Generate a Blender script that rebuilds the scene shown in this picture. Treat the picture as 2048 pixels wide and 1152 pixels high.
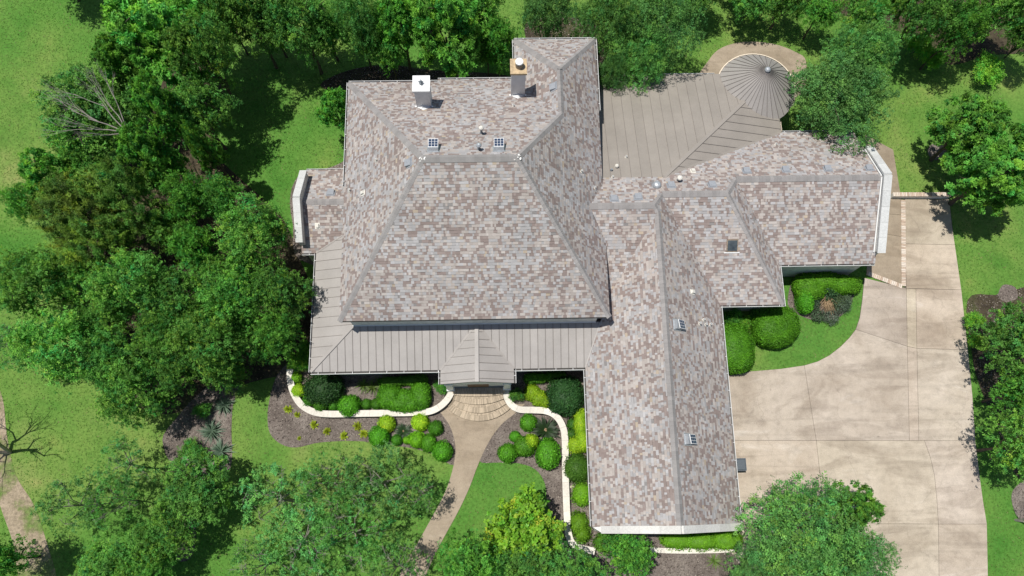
import bpy, bmesh, math, random
import numpy as np
from math import sin, cos, pi, radians, sqrt
from mathutils import Matrix, Vector

for o in list(bpy.data.objects):
    bpy.data.objects.remove(o)
scene = bpy.context.scene
COL = scene.collection

# ------------------------------------------------------------------ camera
CAM_H = 45.0
TILT, YAW, ROLL, FPX = 0.270713875, -0.0643651902, 0.0468645030, 1600.5
cam_d = bpy.data.cameras.new('camera')
cam = bpy.data.objects.new('camera', cam_d)
COL.objects.link(cam)
cam_d.sensor_fit = 'HORIZONTAL'
cam_d.sensor_width = 36.0
cam_d.lens = 36.0 * FPX / 2048.0
cam_d.clip_end = 5000
RM = (Matrix.Rotation(YAW, 3, 'Z') @ Matrix.Rotation(TILT, 3, 'X') @ Matrix.Rotation(ROLL, 3, 'Z'))
cam.matrix_world = Matrix.Translation((0, 0, CAM_H)) @ RM.to_4x4()
scene.camera = cam

# ------------------------------------------------------------------ sky, sun, exposure
SUN_EL, SUN_AZ = radians(75.5), radians(-76)          # azimuth measured from +Y towards +X
world = bpy.data.worlds.new('World')
scene.world = world
world.use_nodes = True
wn = world.node_tree
wn.nodes.clear()
sky = wn.nodes.new('ShaderNodeTexSky')
sky.sky_type = 'NISHITA'
sky.sun_disc = False
sky.sun_elevation = SUN_EL
sky.sun_rotation = SUN_AZ
bg = wn.nodes.new('ShaderNodeBackground')
bg.inputs['Strength'].default_value = 0.076
wo = wn.nodes.new('ShaderNodeOutputWorld')
wn.links.new(sky.outputs[0], bg.inputs[0])
wn.links.new(bg.outputs[0], wo.inputs[0])
sun_d = bpy.data.lights.new('sun', 'SUN')
sun_d.energy = 4.7
sun_d.angle = radians(0.53)
sun_d.color = (1.0, 0.955, 0.88)
sun = bpy.data.objects.new('sun', sun_d)
COL.objects.link(sun)
sdir = Vector((sin(SUN_AZ) * cos(SUN_EL), cos(SUN_AZ) * cos(SUN_EL), sin(SUN_EL)))
sun.rotation_euler = sdir.to_track_quat('Z', 'Y').to_euler()
sun.location = sdir * 80
vs = scene.view_settings
vs.view_transform = 'Standard'
vs.look = 'None'
vs.gamma = 1.0
vs.exposure = 0.0
vs.use_curve_mapping = False
scene.render.resolution_x, scene.render.resolution_y = 1024, 576

# ------------------------------------------------------------------ layout helpers
def ray(px, py):
    return RM @ Vector(((px - 1024) / FPX, -(py - 576) / FPX, -1.0))
def W(px, py, h=0.0):
    d = ray(px, py)
    s = (h - CAM_H) / d.z
    return (d.x * s, d.y * s)
def WP(px, py, pl, lift=0.0):
    d = ray(px, py)
    a, gx, gy = pl
    s = (a + lift - CAM_H) / (d.z - gx * d.x - gy * d.y)
    return Vector((d.x * s, d.y * s, CAM_H + d.z * s - lift))
def plane(x0, y0, z0, gx, gy):
    return (z0 - gx * x0 - gy * y0, gx, gy)
def pz(pl, x, y):
    return pl[0] + pl[1] * x + pl[2] * y

# ------------------------------------------------------------------ materials
MATS = {}
def nt_mat(name):
    m = bpy.data.materials.new(name)
    m.use_nodes = True
    nt = m.node_tree
    MATS[name] = m
    return m, nt, nt.nodes['Principled BSDF']
def N(nt, t, **kw):
    n = nt.nodes.new(t)
    for k, v in kw.items():
        if k in n.inputs:
            n.inputs[k].default_value = v
        else:
            setattr(n, k, v)
    return n
def noise(nt, co, scale, detail=4, rough=0.55, dist=0.0):
    n = N(nt, 'ShaderNodeTexNoise')
    n.inputs['Scale'].default_value = scale
    n.inputs['Detail'].default_value = detail
    n.inputs['Roughness'].default_value = rough
    n.inputs['Distortion'].default_value = dist
    nt.links.new(co, n.inputs['Vector'])
    return n.outputs['Fac']
def ramp(nt, fac, stops):
    r = N(nt, 'ShaderNodeValToRGB')
    while len(r.color_ramp.elements) < len(stops):
        r.color_ramp.elements.new(0.5)
    for e, (p, c) in zip(r.color_ramp.elements, stops):
        e.position = p
        e.color = (c[0], c[1], c[2], 1) if not isinstance(c, (int, float)) else (c, c, c, 1)
    nt.links.new(fac, r.inputs[0])
    return r.outputs[0]
def mix(nt, a, b, fac, mode='MIX'):
    n = N(nt, 'ShaderNodeMix', data_type='RGBA', blend_type=mode)
    for s, v in ((0, fac), (6, a), (7, b)):
        if hasattr(v, 'links'):
            nt.links.new(v, n.inputs[s])
        elif isinstance(v, (int, float)):
            n.inputs[s].default_value = v
        else:
            n.inputs[s].default_value = (v[0], v[1], v[2], 1)
    return n.outputs[2]
def bump(nt, b, h, strength=0.4, dist=0.02):
    n = N(nt, 'ShaderNodeBump')
    n.inputs['Strength'].default_value = strength
    n.inputs['Distance'].default_value = dist
    nt.links.new(h, n.inputs['Height'])
    nt.links.new(n.outputs[0], b.inputs['Normal'])
def pos(nt):
    return N(nt, 'ShaderNodeTexCoord').outputs['Object']
def gpos(nt):
    return N(nt, 'ShaderNodeNewGeometry').outputs['Position']

def simple(name, c, rough=0.7, var=0.18, scale=3.0, metal=0.0, bmp=0.0, bscale=40, spec=0.4, tint=False):
    m, nt, b = nt_mat(name)
    p = gpos(nt)
    f = noise(nt, p, scale, 5, 0.6)
    f2 = noise(nt, p, scale * 9, 3, 0.6)
    lo = [x * (1 - var) for x in c]
    hi = [min(1, x * (1 + var)) for x in c]
    col = ramp(nt, f, [(0.3, lo), (0.7, hi)])
    col = mix(nt, col, ramp(nt, f2, [(0.3, 1 - var * 0.7), (0.7, 1 + 0.0)]), 1.0, 'MULTIPLY')
    if tint:
        a = N(nt, 'ShaderNodeAttribute', attribute_name='tint')
        col = mix(nt, col, a.outputs['Color'], 1.0, 'MULTIPLY')
    nt.links.new(col, b.inputs['Base Color'])
    b.inputs['Roughness'].default_value = rough
    b.inputs['Metallic'].default_value = metal
    b.inputs['Specular IOR Level'].default_value = spec
    if bmp:
        bump(nt, b, noise(nt, p, bscale, 4, 0.6), bmp, 0.02)
    return m

def tinted(name, rough=0.9, gran=0.16, gscale=60, bmp=0.3, spec=0.2):
    """base colour comes from the face colour attribute of each piece, plus granules and wear"""
    m, nt, b = nt_mat(name)
    a = N(nt, 'ShaderNodeAttribute', attribute_name='tint')
    p = gpos(nt)
    g = ramp(nt, noise(nt, p, gscale, 3, 0.7), [(0.3, 1 - gran), (0.7, 1 + gran * 0.4)])
    w = ramp(nt, noise(nt, p, 0.55, 4, 0.6), [(0.3, 0.9), (0.7, 1.06)])
    col = mix(nt, a.outputs['Color'], g, 1.0, 'MULTIPLY')
    col = mix(nt, col, w, 1.0, 'MULTIPLY')
    nt.links.new(col, b.inputs['Base Color'])
    b.inputs['Roughness'].default_value = rough
    b.inputs['Specular IOR Level'].default_value = spec
    if bmp:
        bump(nt, b, noise(nt, p, gscale, 3, 0.7), bmp, 0.004)
    return m
tinted('shingle')
tinted('brick', gran=0.2, gscale=25)
tinted('stone', gran=0.18, gscale=12)
simple('deck', (0.10, 0.09, 0.085))
simple('ridge_cap', (0.335, 0.300, 0.285), 0.9, 0.12, 2.0, bmp=0.3)
simple('white_paint', (0.78, 0.79, 0.79), 0.5, 0.06, 4)
simple('wall_stone', (0.70, 0.69, 0.66), 0.85, 0.2, 3.0, bmp=0.4, bscale=8)
simple('sealant', (0.86, 0.85, 0.82), 0.8, 0.1, 12)
simple('gutter_inside', (0.11, 0.105, 0.10), 0.8, 0.3, 5)
simple('galv', (0.42, 0.45, 0.48), 0.45, 0.12, 9, metal=0.35)
simple('galv_dark', (0.20, 0.23, 0.26), 0.5, 0.12, 9, metal=0.3)
simple('pvc', (0.72, 0.70, 0.64), 0.6, 0.12, 15)
simple('rusty_flue', (0.30, 0.24, 0.18), 0.6, 0.3, 12)
simple('sandstone_cap', (0.55, 0.42, 0.26), 0.85, 0.35, 5, bmp=0.3)
simple('black_plastic', (0.012, 0.013, 0.015), 0.4, 0.2, 8)
simple('soil_dark', (0.040, 0.032, 0.025), 0.95, 0.3, 5)
simple('door_wood', (0.16, 0.08, 0.04), 0.5, 0.3, 4)
simple('joint', (0.10, 0.085, 0.07), 0.95, 0.2, 3)

# metal roof: painted steel with faint weathering and roll-forming waviness
def metal_roof(name, c):
    m, nt, b = nt_mat(name)
    p = gpos(nt)
    a = N(nt, 'ShaderNodeAttribute', attribute_name='tint')
    f = noise(nt, p, 0.8, 5, 0.65)
    col = ramp(nt, f, [(0.3, [x * 0.90 for x in c]), (0.7, [x * 1.07 for x in c])])
    col = mix(nt, col, ramp(nt, noise(nt, p, 14, 4, 0.7), [(0.3, 0.93), (0.7, 1.03)]), 1.0, 'MULTIPLY')
    col = mix(nt, col, a.outputs['Color'], 1.0, 'MULTIPLY')
    nt.links.new(col, b.inputs['Base Color'])
    b.inputs['Roughness'].default_value = 0.5
    b.inputs['Metallic'].default_value = 0.0
    b.inputs['Specular IOR Level'].default_value = 0.35
    bump(nt, b, noise(nt, p, 1.6, 2, 0.5), 0.12, 0.05)
    return m
metal_roof('metal_roof', (0.345, 0.326, 0.311))

# lawn
m, nt, b = nt_mat('lawn')
p = gpos(nt)
big = noise(nt, p, 0.085, 6, 0.62, 0.5)
mid = noise(nt, p, 0.42, 7, 0.7, 0.2)
fine = noise(nt, p, 6.0, 6, 0.7)
c1 = ramp(nt, big, [(0.32, (0.062, 0.186, 0.030)), (0.46, (0.092, 0.215, 0.037)), (0.58, (0.138, 0.240, 0.050)), (0.71, (0.215, 0.262, 0.085))])
c2 = ramp(nt, mid, [(0.28, (0.58, 0.76, 0.62)), (0.46, (0.95, 0.98, 0.95)), (0.58, (1.08, 1.02, 1.05)), (0.74, (1.55, 1.15, 1.45))])
c3 = ramp(nt, fine, [(0.26, 0.60), (0.5, 1.0), (0.76, 1.30)])
col = mix(nt, mix(nt, c1, c2, 1.0, 'MULTIPLY'), c3, 1.0, 'MULTIPLY')
nt.links.new(col, b.inputs['Base Color'])
b.inputs['Roughness'].default_value = 0.9
b.inputs['Specular IOR Level'].default_value = 0.1
bump(nt, b, fine, 0.9, 0.06)

def ground_mat(name, stops, s1, s2, bmp=0.6, speck=None, rough=0.95):
    m, nt, b = nt_mat(name)
    p = gpos(nt)
    col = ramp(nt, noise(nt, p, s1, 6, 0.65, 0.3), stops)
    col = mix(nt, col, ramp(nt, noise(nt, p, s2, 5, 0.75), [(0.28, 0.5), (0.5, 1.0), (0.74, 1.55)]), 1.0, 'MULTIPLY')
    nt.links.new(col, b.inputs['Base Color'])
    b.inputs['Roughness'].default_value = rough
    b.inputs['Specular IOR Level'].default_value = 0.15
    bump(nt, b, noise(nt, p, s2, 5, 0.75), bmp, 0.05)
ground_mat('mulch', [(0.3, (0.095, 0.078, 0.068)), (0.5, (0.160, 0.135, 0.120)), (0.72, (0.245, 0.215, 0.190))], 0.8, 11.0)
ground_mat('litter', [(0.3, (0.035, 0.028, 0.020)), (0.55, (0.07, 0.058, 0.038)), (0.75, (0.06, 0.085, 0.025))], 0.7, 7.0)
ground_mat('dirt', [(0.34, (0.10, 0.20, 0.035)), (0.44, (0.17, 0.19, 0.08)), (0.50, (0.28, 0.23, 0.16)), (0.75, (0.38, 0.31, 0.23))], 0.5, 6.0)

def concrete(name, base, dark, light, stain=1.0):
    m, nt, b = nt_mat(name)
    p = gpos(nt)
    def sub(rot, sc):
        mp = N(nt, 'ShaderNodeMapping')
        mp.inputs['Rotation'].default_value = (0, 0, radians(rot))
        mp.inputs['Scale'].default_value = (sc[0], sc[1], 1)
        nt.links.new(p, mp.inputs['Vector'])
        return mp.outputs[0]
    f = noise(nt, sub(28, (0.45, 1.5)), 0.42, 7, 0.62, 1.2)
    col = ramp(nt, f, [(0.28, dark), (0.43, [(x + y) / 2 for x, y in zip(base, dark)]), (0.50, base), (0.60, base), (0.74, light)])
    # washed pale areas and damp looking marks
    col = mix(nt, col, ramp(nt, noise(nt, p, 0.22, 5, 0.6, 0.6), [(0.34, (0.80, 0.78, 0.76)), (0.5, (1, 1, 1)), (0.68, (1.12, 1.13, 1.16))]), stain, 'MULTIPLY')
    # tyre polish: long faint streaks following the drive
    col = mix(nt, col, ramp(nt, noise(nt, sub(96, (0.12, 2.6)), 1.0, 4, 0.55, 0.5), [(0.34, 0.84), (0.46, 1.0), (1.0, 1.0)]), 0.7 * stain, 'MULTIPLY')
    col = mix(nt, col, ramp(nt, noise(nt, p, 1.9, 7, 0.72), [(0.28, 0.80), (0.5, 1.0), (0.74, 1.12)]), 1.0, 'MULTIPLY')
    col = mix(nt, col, ramp(nt, noise(nt, p, 20, 5, 0.8), [(0.28, 0.74), (0.5, 1.0), (0.72, 1.14)]), 1.0, 'MULTIPLY')
    # drips and spots
    col = mix(nt, col, ramp(nt, noise(nt, p, 3.3, 2, 0.4), [(0.0, 0.70), (0.215, 0.78), (0.25, 1.0)]), stain, 'MULTIPLY')
    # hairline cracks
    vo = N(nt, 'ShaderNodeTexVoronoi', feature='DISTANCE_TO_EDGE')
    vo.inputs['Scale'].default_value = 0.16
    wv = N(nt, 'ShaderNodeVectorMath', operation='ADD')
    nn = N(nt, 'ShaderNodeTexNoise')
    nn.inputs['Scale'].default_value = 1.1
    nt.links.new(p, nn.inputs['Vector'])
    nt.links.new(nn.outputs['Color'], wv.inputs[0])
    nt.links.new(p, wv.inputs[1])
    nt.links.new(wv.outputs[0], vo.inputs['Vector'])
    col = mix(nt, col, ramp(nt, vo.outputs['Distance'], [(0.0, 0.74), (0.0025, 0.8), (0.004, 1.0)]), 0.6 * stain, 'MULTIPLY')
    a = N(nt, 'ShaderNodeAttribute', attribute_name='tint')
    col = mix(nt, col, a.outputs['Color'], 1.0, 'MULTIPLY')
    nt.links.new(col, b.inputs['Base Color'])
    b.inputs['Roughness'].default_value = 0.88
    b.inputs['Specular IOR Level'].default_value = 0.25
    bump(nt, b, noise(nt, p, 30, 4, 0.8), 0.25, 0.01)
concrete('concrete', (0.430, 0.368, 0.295), (0.310, 0.258, 0.203), (0.54, 0.485, 0.415))
concrete('aggregate', (0.340, 0.280, 0.212), (0.27, 0.218, 0.16), (0.42, 0.36, 0.285), 0.4)

def leafmat(name, rough=0.55, trans=0.35, spec=0.25):
    m, nt, b = nt_mat(name)
    a = N(nt, 'ShaderNodeAttribute', attribute_name='tint')
    oi = N(nt, 'ShaderNodeObjectInfo')
    hv = N(nt, 'ShaderNodeHueSaturation')
    mr = N(nt, 'ShaderNodeMapRange')
    mr.inputs[3].default_value = 0.82
    mr.inputs[4].default_value = 1.18
    nt.links.new(oi.outputs['Random'], mr.inputs[0])
    nt.links.new(mr.outputs[0], hv.inputs['Value'])
    mr2 = N(nt, 'ShaderNodeMapRange')
    mr2.inputs[3].default_value = 0.490
    mr2.inputs[4].default_value = 0.503
    nt.links.new(oi.outputs['Random'], mr2.inputs[0])
    nt.links.new(mr2.outputs[0], hv.inputs['Hue'])
    nt.links.new(a.outputs['Color'], hv.inputs['Color'])
    nt.links.new(hv.outputs[0], b.inputs['Base Color'])
    b.inputs['Roughness'].default_value = rough
    b.inputs['Specular IOR Level'].default_value = spec
    tr = N(nt, 'ShaderNodeBsdfTranslucent')
    nt.links.new(mix(nt, hv.outputs[0], (1.10, 1.16, 0.80), 1.0, 'MULTIPLY'), tr.inputs['Color'])
    ms = N(nt, 'ShaderNodeMixShader')
    ms.inputs[0].default_value = trans
    nt.links.new(b.outputs[0], ms.inputs[1])
    nt.links.new(tr.outputs[0], ms.inputs[2])
    nt.links.new(ms.outputs[0], nt.nodes['Material Output'].inputs[0])
leafmat('leaf')
leafmat('leaf_gloss', 0.5, 0.35, 0.3)
simple('bark', (0.085, 0.068, 0.052), 0.9, 0.35, 4, bmp=0.6, bscale=14)
simple('bark_pale', (0.26, 0.245, 0.21), 0.9, 0.35, 4, bmp=0.5, bscale=14)
simple('bark_dead', (0.33, 0.30, 0.27), 0.9, 0.25, 4, bmp=0.4, bscale=14)

# solar glass
m, nt, b = nt_mat('solar_cell')
b.inputs['Base Color'].default_value = (0.035, 0.055, 0.10, 1)
b.inputs['Roughness'].default_value = 0.15
col = ramp(nt, noise(nt, gpos(nt), 20, 3), [(0.3, (0.03, 0.05, 0.09)), (0.7, (0.05, 0.075, 0.13))])
nt.links.new(col, b.inputs['Base Color'])
m, nt, b = nt_mat('skylight_glass')
col = ramp(nt, noise(nt, gpos(nt), 3, 4), [(0.3, (0.03, 0.04, 0.05)), (0.7, (0.10, 0.12, 0.13))])
nt.links.new(col, b.inputs['Base Color'])
b.inputs['Roughness'].default_value = 0.25
m, nt, b = nt_mat('window_glass')
col = ramp(nt, noise(nt, gpos(nt), 2, 4), [(0.3, (0.02, 0.025, 0.03)), (0.7, (0.05, 0.06, 0.07))])
nt.links.new(col, b.inputs['Base Color'])
b.inputs['Roughness'].default_value = 0.08

# ------------------------------------------------------------------ mesh helpers
def set_tint(me, cols):
    at = me.attributes.new('tint', 'FLOAT_COLOR', 'FACE')
    c = np.ones((len(me.polygons), 4), np.float32)
    c[:, :3] = cols
    at.data.foreach_set('color', c.ravel())
def np_mesh(name, V, F, tint=None, mat=None, smooth=False):
    V = np.asarray(V, np.float32)
    F = np.asarray(F, np.int32)
    k = F.shape[1]
    me = bpy.data.meshes.new(name)
    me.vertices.add(len(V))
    me.vertices.foreach_set('co', V.ravel())
    me.loops.add(F.size)
    me.loops.foreach_set('vertex_index', F.ravel())
    me.polygons.add(len(F))
    me.polygons.foreach_set('loop_start', np.arange(0, F.size, k, dtype=np.int32))
    me.polygons.foreach_set('loop_total', np.full(len(F), k, np.int32))
    me.update(calc_edges=True)
    if smooth:
        me.polygons.foreach_set('use_smooth', np.ones(len(F), bool))
    if tint is not None:
        set_tint(me, tint)
    if mat:
        me.materials.append(MATS[mat])
    return me

class MB:
    """collects faces, one mesh at the end"""
    def __init__(s):
        s.v, s.f, s.t, s.m = [], [], [], []
    def face(s, pts, tint=(1, 1, 1), m=0):
        i = len(s.v)
        s.v += [tuple(p) for p in pts]
        s.f.append(list(range(i, i + len(pts))))
        s.t.append(tint)
        s.m.append(m)
    def prism(s, poly, z0, z1, tint=(1, 1, 1), m=0, bottom=True):
        """poly: list of (x,y); z0/z1 numbers or functions"""
        f0 = z0 if callable(z0) else (lambda x, y: z0)
        f1 = z1 if callable(z1) else (lambda x, y: z1)
        n = len(poly)
        if sum(poly[i][0] * poly[(i + 1) % n][1] - poly[(i + 1) % n][0] * poly[i][1] for i in range(n)) < 0:
            poly = poly[::-1]
        top = [(x, y, f1(x, y)) for x, y in poly]
        bot = [(x, y, f0(x, y)) for x, y in poly]
        s.face(top, tint, m)
        if bottom:
            s.face(bot[::-1], tint, m)
        for i in range(n):
            j = (i + 1) % n
            s.face([bot[i], bot[j], top[j], top[i]], tint, m)
    def box(s, x0, y0, z0, x1, y1, z1, tint=(1, 1, 1), m=0):
        s.prism([(x0, y0), (x1, y0), (x1, y1), (x0, y1)], z0, z1, tint, m)
    def bar(s, a, b, w, h, tint=(1, 1, 1), m=0):
        """box along a->b, w wide, h high, top of box at the line + h"""
        a, b = Vector(a), Vector(b)
        d = (b - a).normalized()
        side = d.cross(Vector((0, 0, 1)))
        side = side.normalized() * (w / 2) if side.length > 1e-4 else Vector((w / 2, 0, 0))
        up = side.cross(d).normalized() * h
        c = [a - side, a + side, a + side + up, a - side + up]
        e = [p + (b - a) for p in c]
        for q in ([0, 1, 2, 3],):
            s.face([c[i] for i in q], tint, m)
            s.face([e[i] for i in reversed(q)], tint, m)
        for i in range(4):
            j = (i + 1) % 4
            s.face([c[j], c[i], e[i], e[j]], tint, m)
    def tube(s, a, b, r0, r1, n=8, cap=True, tint=(1, 1, 1), m=0):
        a, b = Vector(a), Vector(b)
        d = (b - a).normalized()
        u = d.orthogonal().normalized()
        v = d.cross(u)
        A = [a + (u * cos(2 * pi * k / n) + v * sin(2 * pi * k / n)) * r0 for k in range(n)]
        B = [b + (u * cos(2 * pi * k / n) + v * sin(2 * pi * k / n)) * r1 for k in range(n)]
        for k in range(n):
            j = (k + 1) % n
            s.face([A[k], A[j], B[j], B[k]], tint, m)
        if cap:
            s.face(B, tint, m)
            s.face(A[::-1], tint, m)
    def mesh(s, name, mats):
        me = bpy.data.meshes.new(name)
        me.from_pydata(s.v, [], s.f)
        mats = [mats] if isinstance(mats, str) else mats
        for x in mats:
            me.materials.append(MATS[x])
        me.polygons.foreach_set('material_index', np.array(s.m, np.int32))
        set_tint(me, np.array(s.t, np.float32))
        me.update()
        return me

def link(name, me, parent=None, loc=None, pin=None):
    o = bpy.data.objects.new(name, me)
    COL.objects.link(o)
    if loc is not None:
        o.location = loc
    if parent is not None:
        o.parent = parent
        if pin is not None:
            o.matrix_parent_inverse = Matrix.Translation(-Vector(pin))
    return o
def thing(name, label, cat, loc=(0, 0, 0), group=None):
    o = bpy.data.objects.new(name, None)
    COL.objects.link(o)
    o.location = loc
    o.empty_display_size = 0.3
    tag(o, label, cat, group)
    return o
def tag(o, label, cat, group=None):
    o['label'] = label
    o['category'] = cat
    if group:
        o['group'] = group
    return o
def structure(o):
    o['kind'] = 'structure'
    return o
def dup(o, parent=None):
    c = o.copy()
    COL.objects.link(c)
    if parent is not None:
        c.parent = parent
    return c

def clip_poly(subj, a, b, c):
    """keep the part of subj where a*x+b*y+c >= 0"""
    out = []
    n = len(subj)
    for i in range(n):
        p, q = subj[i], subj[(i + 1) % n]
        dp = a * p[0] + b * p[1] + c
        dq = a * q[0] + b * q[1] + c
        if dp >= 0:
            out.append(p)
        if (dp >= 0) != (dq >= 0):
            t = dp / (dp - dq)
            out.append((p[0] + (q[0] - p[0]) * t, p[1] + (q[1] - p[1]) * t))
    return out
def inside(poly, x, y):
    r = False
    n = len(poly)
    for i in range(n):
        x0, y0 = poly[i]
        x1, y1 = poly[i - 1]
        if (y0 > y) != (y1 > y) and x < (x1 - x0) * (y - y0) / (y1 - y0) + x0:
            r = not r
    return r
def shrink(poly, d):
    """inset a polygon by d (mitred)"""
    n = len(poly)
    A = sum(poly[i][0] * poly[(i + 1) % n][1] - poly[(i + 1) % n][0] * poly[i][1] for i in range(n))
    if A < 0:
        poly = poly[::-1]
    out = []
    for i in range(n):
        p0, p1, p2 = Vector(poly[i - 1]), Vector(poly[i]), Vector(poly[(i + 1) % n])
        e1, e2 = (p1 - p0).normalized(), (p2 - p1).normalized()
        n1, n2 = Vector((-e1.y, e1.x)), Vector((-e2.y, e2.x))
        b = (n1 + n2)
        k = max(0.35, 1 + n1.dot(n2))
        q = p1 + b * (d / k)
        out.append((q.x, q.y))
    return out
def smooth_line(pts, n=6):
    """Catmull-Rom through points"""
    P = [Vector(p) for p in pts]
    P = [P[0] * 2 - P[1]] + P + [P[-1] * 2 - P[-2]]
    out = []
    for i in range(1, len(P) - 2):
        for k in range(n):
            t = k / n
            a, b_, c, d = P[i - 1], P[i], P[i + 1], P[i + 2]
            out.append(0.5 * ((2 * b_) + (c - a) * t + (2 * a - 5 * b_ + 4 * c - d) * t * t + (3 * b_ - a - 3 * c + d) * t ** 3))
    out.append(P[-2])
    return out

# ================================================================== GROUND
S = 1500
me = bpy.data.meshes.new('lawn')
me.from_pydata([(-S, -S, 0), (S, -S, 0), (S, S, 0), (-S, S, 0)], [], [(0, 1, 2, 3)])
me.materials.append(MATS['lawn'])
structure(link('lawn', me))

def sheet(name, pxs, mat, z, smooth=True, h=None):
    pts = [W(x, y, 0) for x, y in pxs]
    if smooth:
        q = smooth_line([pts[-1]] + pts + [pts[0], pts[1]], 4)
        pts = [(v.x, v.y) for v in q[4:-4]][:-1]
    mb = MB()
    mb.prism(pts, -0.05, z, bottom=False)
    # triangulate safely
    me = mb.mesh(name, mat)
    bm = bmesh.new()
    bm.from_mesh(me)
    bmesh.ops.triangulate(bm, faces=[f for f in bm.faces if len(f.verts) > 4])
    bm.to_mesh(me)
    bm.free()
    return structure(link(name, me))

sheet('woodland_floor', [(290, 260), (340, 130), (400, 80), (450, 180), (430, 300), (560, 430), (600, 520), (640, 620), (625, 730), (500, 765), (380, 820), (290, 820), (190, 740), (150, 620), (150, 470), (220, 370)], 'litter', 0.012)
sheet('planting_bed', [(640, 700), (585, 722), (556, 748), (541, 790), (535, 835), (541, 868), (562, 888), (592, 895), (640, 885), (710, 882), (770, 888), (830, 898), (870, 910), (908, 930), (925, 890), (925, 790), (925, 720)], 'mulch', 0.016)
sheet('planting_bed', [(1000, 720), (1000, 800), (975, 880), (958, 922), (1000, 925), (1040, 927), (1072, 940), (1090, 968), (1095, 1010), (1112, 1045), (1125, 1090), (1160, 1180), (1400, 1190), (1490, 1120), (1480, 1040), (1300, 1000), (1230, 850), (1190, 720)], 'mulch', 0.016)
sheet('planting_bed', [(478, 770), (466, 810), (463, 860), (461, 935), (420, 960), (350, 935), (325, 880), (350, 840), (395, 790), (450, 750)], 'mulch', 0.018)
sheet('planting_bed', [(1575, 600), (1590, 625), (1625, 640), (1660, 640), (1690, 625), (1710, 580), (1690, 545), (1600, 540)], 'mulch', 0.014)
sheet('planting_bed', [(700, 300), (690, 320), (660, 335), (612, 345), (590, 362), (580, 400), (586, 450), (600, 520), (720, 520)], 'mulch', 0.014)
sheet('planting_bed', [(1060, 40), (1180, 40), (1210, 90), (1200, 140), (1080, 140), (1055, 90)], 'litter', 0.014)
sheet('planting_bed', [(640, 170), (700, 140), (780, 130), (860, 140), (1010, 150), (1010, 175), (800, 190), (700, 190)], 'litter', 0.014)
sheet('planting_bed', [(2006, 570), (2030, 575), (2034, 596), (2012, 604), (1996, 592)], 'mulch', 0.021)
sheet('planting_bed', [(1935, 600), (1990, 590), (2100, 600), (2100, 950), (2040, 960), (1995, 860), (1955, 760), (1943, 700)], 'litter', 0.014)
sheet('planting_bed', [(1856, 296), (1872, 286), (1890, 296), (1890, 312), (1872, 320), (1858, 312)], 'mulch', 0.014)
sheet('planting_bed', [(2026, 980), (2060, 960), (2080, 1010), (2045, 1040), (2026, 1015)], 'mulch', 0.020)
sheet('dirt_track', [(-10, 780), (6, 800), (14, 870), (32, 950), (68, 1010), (92, 1080), (112, 1170), (45, 1170), (26, 1085), (0, 1010), (-20, 930)], 'dirt', 0.010)
sheet('planting_bed', [(360, 1030), (390, 1040), (385, 1110), (355, 1120), (345, 1070)], 'mulch', 0.018)
sheet('garden_soil', [(1600, 0), (1700, -40), (2100, -60), (2100, 90), (1980, 110), (1900, 130), (1850, 100), (1790, 60)], 'litter', 0.010)

# driveway: slabs with open joints over a dark base
SLABS = [
    [(1440, 755), (1456, 752), (1500, 743), (1560, 738), (1608, 731), (1632, 881), (1440, 881)],
    [(1608, 731), (1635, 723), (1658, 711), (1680, 694), (1698, 676), (1711, 659), (1814, 693), (1818, 881), (1632, 881)],
    [(1711, 659), (1719, 635), (1724, 600), (1728, 556), (1812, 577), (1814, 693)],
    [(1812, 577), (1831, 578), (1833, 697), (1814, 693)],
    [(1814, 693), (1833, 697), (1837, 881), (1818, 881)],
    [(1831, 578), (1922, 580), (1935, 700), (1833, 697)],
    [(1833, 697), (1935, 700), (1944, 790), (1950, 882), (1837, 881)],
    [(1809, 399), (1898, 399), (1903, 450), (1909, 490), (1810, 488)],
    [(1810, 488), (1909, 490), (1922, 580), (1812, 577)],
    [(1440, 881), (1632, 881), (1650, 1047), (1440, 1047)],
    [(1632, 881), (1848, 881), (1860, 915), (1868, 950), (1873, 1000), (1876, 1048), (1650, 1047)],
    [(1848, 881), (1950, 882), (1957, 940), (1965, 1000), (1973, 1048), (1876, 1048), (1873, 1000), (1868, 950), (1860, 915)],
    [(1490, 1047), (1650, 1047), (1666, 1300), (1520, 1300)],
    [(1650, 1047), (1876, 1048), (1879, 1300), (1666, 1300)],
    [(1876, 1048), (1973, 1048), (1975, 1150), (1976, 1300), (1879, 1300)],
]
outl = [(1430, 757), (1500, 743), (1560, 738), (1608, 731), (1635, 723), (1658, 711), (1680, 694), (1698, 676), (1711, 659), (1719, 635), (1724, 600), (1728, 556), (1809, 575), (1807, 399), (1898, 399),
        (1909, 490), (1922, 580), (1935, 700), (1944, 790), (1950, 882), (1957, 940), (1965, 1000), (1973, 1048), (1976, 1300), (1440, 1300)]
drive = sheet('driveway', outl, 'joint', 0.020, smooth=False)
rnd = random.Random(5)
for sl in SLABS:
    poly = shrink([W(x, y) for x, y in sl], 0.009)
    mb = MB()
    k = rnd.uniform(0.92, 1.06)
    if sl[0][0] >= 1809 and sl[0][1] < 720:
        k *= 1.10
    mb.prism(poly, 0.0, 0.045, tint=(k, k * rnd.uniform(0.99, 1.02), k * rnd.uniform(0.99, 1.06)))
    me = mb.mesh('slab', 'concrete')
    bm = bmesh.new(); bm.from_mesh(me)
    bmesh.ops.triangulate(bm, faces=[f for f in bm.faces if len(f.verts) > 4])
    bm.to_mesh(me); bm.free()
    link('slab', me, drive)

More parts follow.
